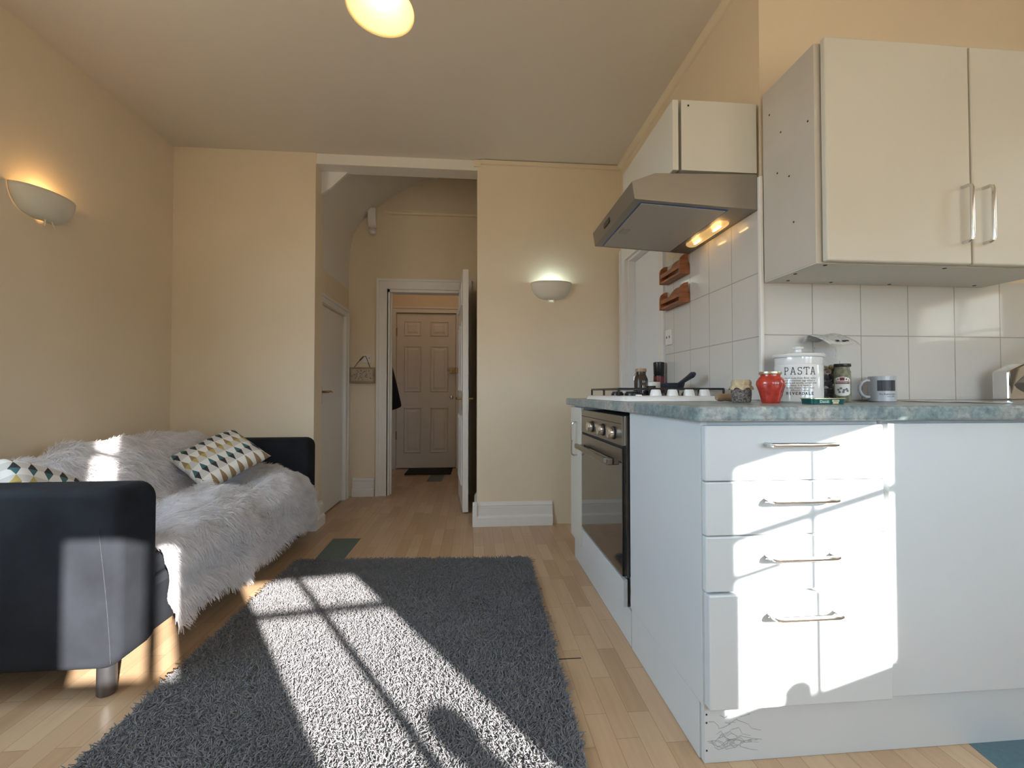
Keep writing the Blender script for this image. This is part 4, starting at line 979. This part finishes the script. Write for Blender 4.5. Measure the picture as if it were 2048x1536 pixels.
# rug ------------------------------------------------------------------------
RA = np.array([-1.0, .45]); 
def rug_pt(u, v):   # u across, v along; slightly skewed like the real one
    xl = -1.02+.03*v; xr = .275+.045*v; y = .45+(2.10+.07*(1-u))*v
    return xl+(xr-xl)*u, y
N = 120000
u = RNG.random(N); v = RNG.random(N); x, y = rug_pt(u, v)
base = np.stack([x, y, np.full(N, .010)], 1)
d = RNG.normal(size=(N, 3))*.55; d[:, 2] = 1.0
d[:, 0] += .35*vnoise(x, y, 14, 1); d[:, 1] += .35*vnoise(x, y, 14, 2)
cu = RNG.normal(size=(N, 3))*.008; cu[:, 2] = -.005*RNG.random(N)
ev = []; ef = []
cor = [rug_pt(0, 0), rug_pt(1, 0), rug_pt(1, 1), rug_pt(0, 1)]
for z in (.0005, .012): ev += [(p[0], p[1], z) for p in cor]
ef = [(3,2,1,0),(4,5,6,7),(0,1,5,4),(1,2,6,5),(2,3,7,6),(3,0,4,7)]
o = strand_mesh('rug', RUGM, base, d, .013+.009*RNG.random(N), np.full(N, .0019), 2, 3, cu, (ev, ef), [1.0, 1.15, .7])
tag(o, 'dark charcoal shaggy rug on the wooden floor', 'rug')

# fur throw ------------------------------------------------------------------
PRO = np.array([(-1.97,.55),(-1.93,.645),(-1.86,.690),(-1.77,.690),(-1.70,.65),(-1.63,.56),(-1.56,.470),(-1.50,.440),(-1.40,.455),(-1.25,.462),(-1.14,.450),(-1.085,.415),(-1.060,.35),(-1.052,.25),(-1.050,.17),(-1.052,.115)])
seg = np.linalg.norm(np.diff(PRO, axis=0), axis=1); cum = np.concatenate([[0], np.cumsum(seg)])/seg.sum()
def throw_pt(u, v):
    """u 0..1 along y, v 0..1 along the profile"""
    u = np.asarray(u, float); v = np.asarray(v, float)
    ux = np.interp(v, cum, PRO[:, 0]); uz = np.interp(v, cum, PRO[:, 1])
    front = np.clip((v-.72)/.28, 0, 1)
    y0 = 1.665+.05*front**1.5-.03*np.exp(-((v-.70)/.06)**2); y1 = 3.035+.0*front
    y = y0+(y1-y0)*u
    bulge = .022*vnoise(y, v*2, 5, 5)+.012*vnoise(y, v*2, 11, 6)
    x = ux+bulge*(.25+.9*front)*np.where(v > .3, 1, .3)
    z = uz+bulge*(1-front)*1.1 + front**3*(.02*np.sin(y*7+1)+.012*np.sin(y*17))
    # far end swells out over the front corner
    far = np.clip((u-.9)/.1, 0, 1)*front; x = x+.03*far; 
    return np.stack([x, y, z], -1)
gu, gv = 70, 60
U, V_ = np.meshgrid(np.linspace(0, 1, gu), np.linspace(0, 1, gv)); G = throw_pt(U, V_)
ev = G.reshape(-1, 3); ef = [(i*gu+j, i*gu+j+1, (i+1)*gu+j+1, (i+1)*gu+j) for i in range(gv-1) for j in range(gu-1)]
N = 44000
u = RNG.random(N); v = RNG.random(N)**.9
P0 = throw_pt(u, v); e = .004
du = throw_pt(np.clip(u+e, 0, 1.01), v)-P0; dv = throw_pt(u, np.clip(v+e, 0, 1))-throw_pt(u, np.clip(v-e, 0, 1))
nrm = np.cross(dv, du); nrm /= np.linalg.norm(nrm, axis=1, keepdims=True)+1e-9
dvn = dv/(np.linalg.norm(dv, axis=1, keepdims=True)+1e-9); dun = du/(np.linalg.norm(du, axis=1, keepdims=True)+1e-9)
lay = .9*vnoise(P0[:, 1], v*2.0, 9, 8)[:, None]*dun + (.75+.6*vnoise(P0[:, 1], v*2.0, 7, 9))[:, None]*dvn
d = nrm*.50 + lay*.62 + RNG.normal(size=(N, 3))*.16
cu = np.zeros((N, 3)); cu[:, 2] = -.010; cu += dvn*.006
o = strand_mesh('fur_throw', FURM, P0, d, .020+.016*RNG.random(N), .0014+.0008*RNG.random(N), 2, 2, cu, (ev, ef))
tag(o, 'silver grey shaggy fur throw draped over the black sofa', 'throw')

# cushions -------------------------------------------------------------------
def cushion(label, M_, size=.40, thick=.075, sy=1.):
    n = 29; vs = []; fs = []; uvs = {}
    me = bpy.data.meshes.new('cushion'); 
    def hgt(a, b): return thick*((1-a**4)*(1-b**4))**.55
    def xy(a, b):
        k = 1-.07*(1-abs(a))*(abs(b)**3) ; k2 = 1-.07*(1-abs(b))*(abs(a)**3)
        return a*size/2*k2, b*size/2*k*sy
    idx = {}
    for side in (1, -1):
        for i in range(n):
            for j in range(n):
                a = -1+2*i/(n-1); b = -1+2*j/(n-1); edge = i in (0, n-1) or j in (0, n-1)
                if edge and side == -1: idx[(side, i, j)] = idx[(1, i, j)]; continue
                px, py = xy(a, b); idx[(side, i, j)] = len(vs); vs.append((px, py, side*hgt(a, b)+.004*math.sin(5*a+3*b)))
    uvl = []
    for side in (1, -1):
        for i in range(n-1):
            for j in range(n-1):
                q = [(i, j), (i+1, j), (i+1, j+1), (i, j+1)]
                if side == -1: q = q[::-1]
                fs.append([idx[(side, *c)] for c in q]); uvl += [(c[0]/(n-1), c[1]/(n-1)) for c in q]
    W = [M_ @ Vector(p) for p in vs]; org = Vector((sum(p.x for p in W)/len(W), sum(p.y for p in W)/len(W), min(p.z for p in W)))
    me.from_pydata([tuple(p-org) for p in W], [], fs); uvlay = me.uv_layers.new(name='UVMap'); uvlay.data.foreach_set('uv', np.array(uvl, dtype=np.float32).ravel())
    me.materials.append(CUSHM); me.shade_smooth()
    o = bpy.data.objects.new('cushion', me); COL.objects.link(o); o.location = org; tag(o, label, 'cushion', 'triangle-print cushions on the sofa'); ORG[o.name] = org; return o
def frame(c, xdir, ydir):
    xd = Vector(xdir).normalized(); yd = Vector(ydir); yd = (yd-xd*yd.dot(xd)).normalized(); zd = xd.cross(yd)
    return Matrix(((xd.x, yd.x, zd.x, c[0]), (xd.y, yd.y, zd.y, c[1]), (xd.z, yd.z, zd.z, c[2]), (0, 0, 0, 1)))
# far cushion: four corners seen in the photo, tipped back against the backrest
cushion('triangle-print cushion tipped against the far arm of the sofa', frame((-1.429, 2.661, .592), (.197, .232, .131), (.271, -.152, -.127)), .37, .055)
cushion('triangle-print cushion half hidden behind the near arm of the sofa', frame((-1.55, 1.81, .55), (.145, .28, -.20), (-.60, .42, .55)), .38, .06, .8)

# ------------------------------------------------------------------ light, world, camera
W = bpy.data.worlds.new('sky'); SC.world = W; W.use_nodes = True; bg = W.node_tree.nodes['Background']
wt = W.node_tree; tcw = nd(wt, 'ShaderNodeTexCoord'); sw_ = nd(wt, 'ShaderNodeSeparateXYZ'); rw = nd(wt, 'ShaderNodeValToRGB')
wt.links.new(tcw.outputs['Generated'], sw_.inputs[0]); mw = nd(wt, 'ShaderNodeMapRange'); mw.inputs['From Min'].default_value = -1; wt.links.new(sw_.outputs['Z'], mw.inputs['Value'])
wt.links.new(mw.outputs[0], rw.inputs['Fac']); rw.color_ramp.elements[0].position = .49; rw.color_ramp.elements[1].position = .53
rw.color_ramp.elements[0].color = (.34, .285, .21, 1); rw.color_ramp.elements[1].color = (.60, .81, 1.0, 1)   # street below, sky above
wt.links.new(rw.outputs['Color'], bg.inputs['Color']); bg.inputs['Strength'].default_value = 12.0
sun = bpy.data.lights.new('sun', 'SUN'); sun.energy = 25.; sun.angle = math.radians(.6); sun.color = (1., .95, .88)
so_ = bpy.data.objects.new('sun', sun); COL.objects.link(so_)
so_.rotation_euler = Vector((-.66, 1., -.46)).to_track_quat('-Z', 'Y').to_euler(); so_.location = (2, -4, 3)
def portal(c, n, w, h):
    a = bpy.data.lights.new('portal', 'AREA'); a.shape = 'RECTANGLE'; a.size = w; a.size_y = h; a.cycles.is_portal = True
    o = bpy.data.objects.new('window_portal', a); COL.objects.link(o); o.location = c; o.rotation_euler = Vector(n).to_track_quat('-Z', 'Z').to_euler()
def P2(p0, u, n, s, z): q = Vector(p0)+u*s+n*.06; return (q.x, q.y, z)
hh = HEAD-SILL; hm_ = (HEAD+SILL)/2
portal(P2(fl0, u1, n1, .26, 1.355), (0, 1, 0), .40, .49); portal(P2(fc0, u2, n2, .455, hm_), (*(-n2), 0), .56, hh); portal(P2(rc0, u3, n3, (sa+sb)/2, hm_), (*(-n3), 0), sb-sa, hh)
portal((XL-.05, .775, 1.6), (1, 0, 0), 1.25, 1.3)  # portal for the added left-wall window
portal((3.15, .48, 1.98), (-1, 0, 0), .52, .64)  # portal for the added upper opening on the right
portal((3.15, .59, 1.43), (-1, 0, 0), .5, .26)

cam = bpy.data.cameras.new('camera'); co = bpy.data.objects.new('camera', cam); COL.objects.link(co); SC.camera = co
cam.sensor_fit = 'HORIZONTAL'; cam.sensor_width = 36.; cam.lens = 890/2048*36; cam.clip_start = .02
co.location = (0, 0, .96); co.rotation_euler = (math.radians(90+1.090), 0, math.radians(-4.945))
vs_ = SC.view_settings; vs_.view_transform = 'Standard'; vs_.look = 'None'; vs_.gamma = 1.; vs_.use_curve_mapping = False; vs_.exposure = 0.
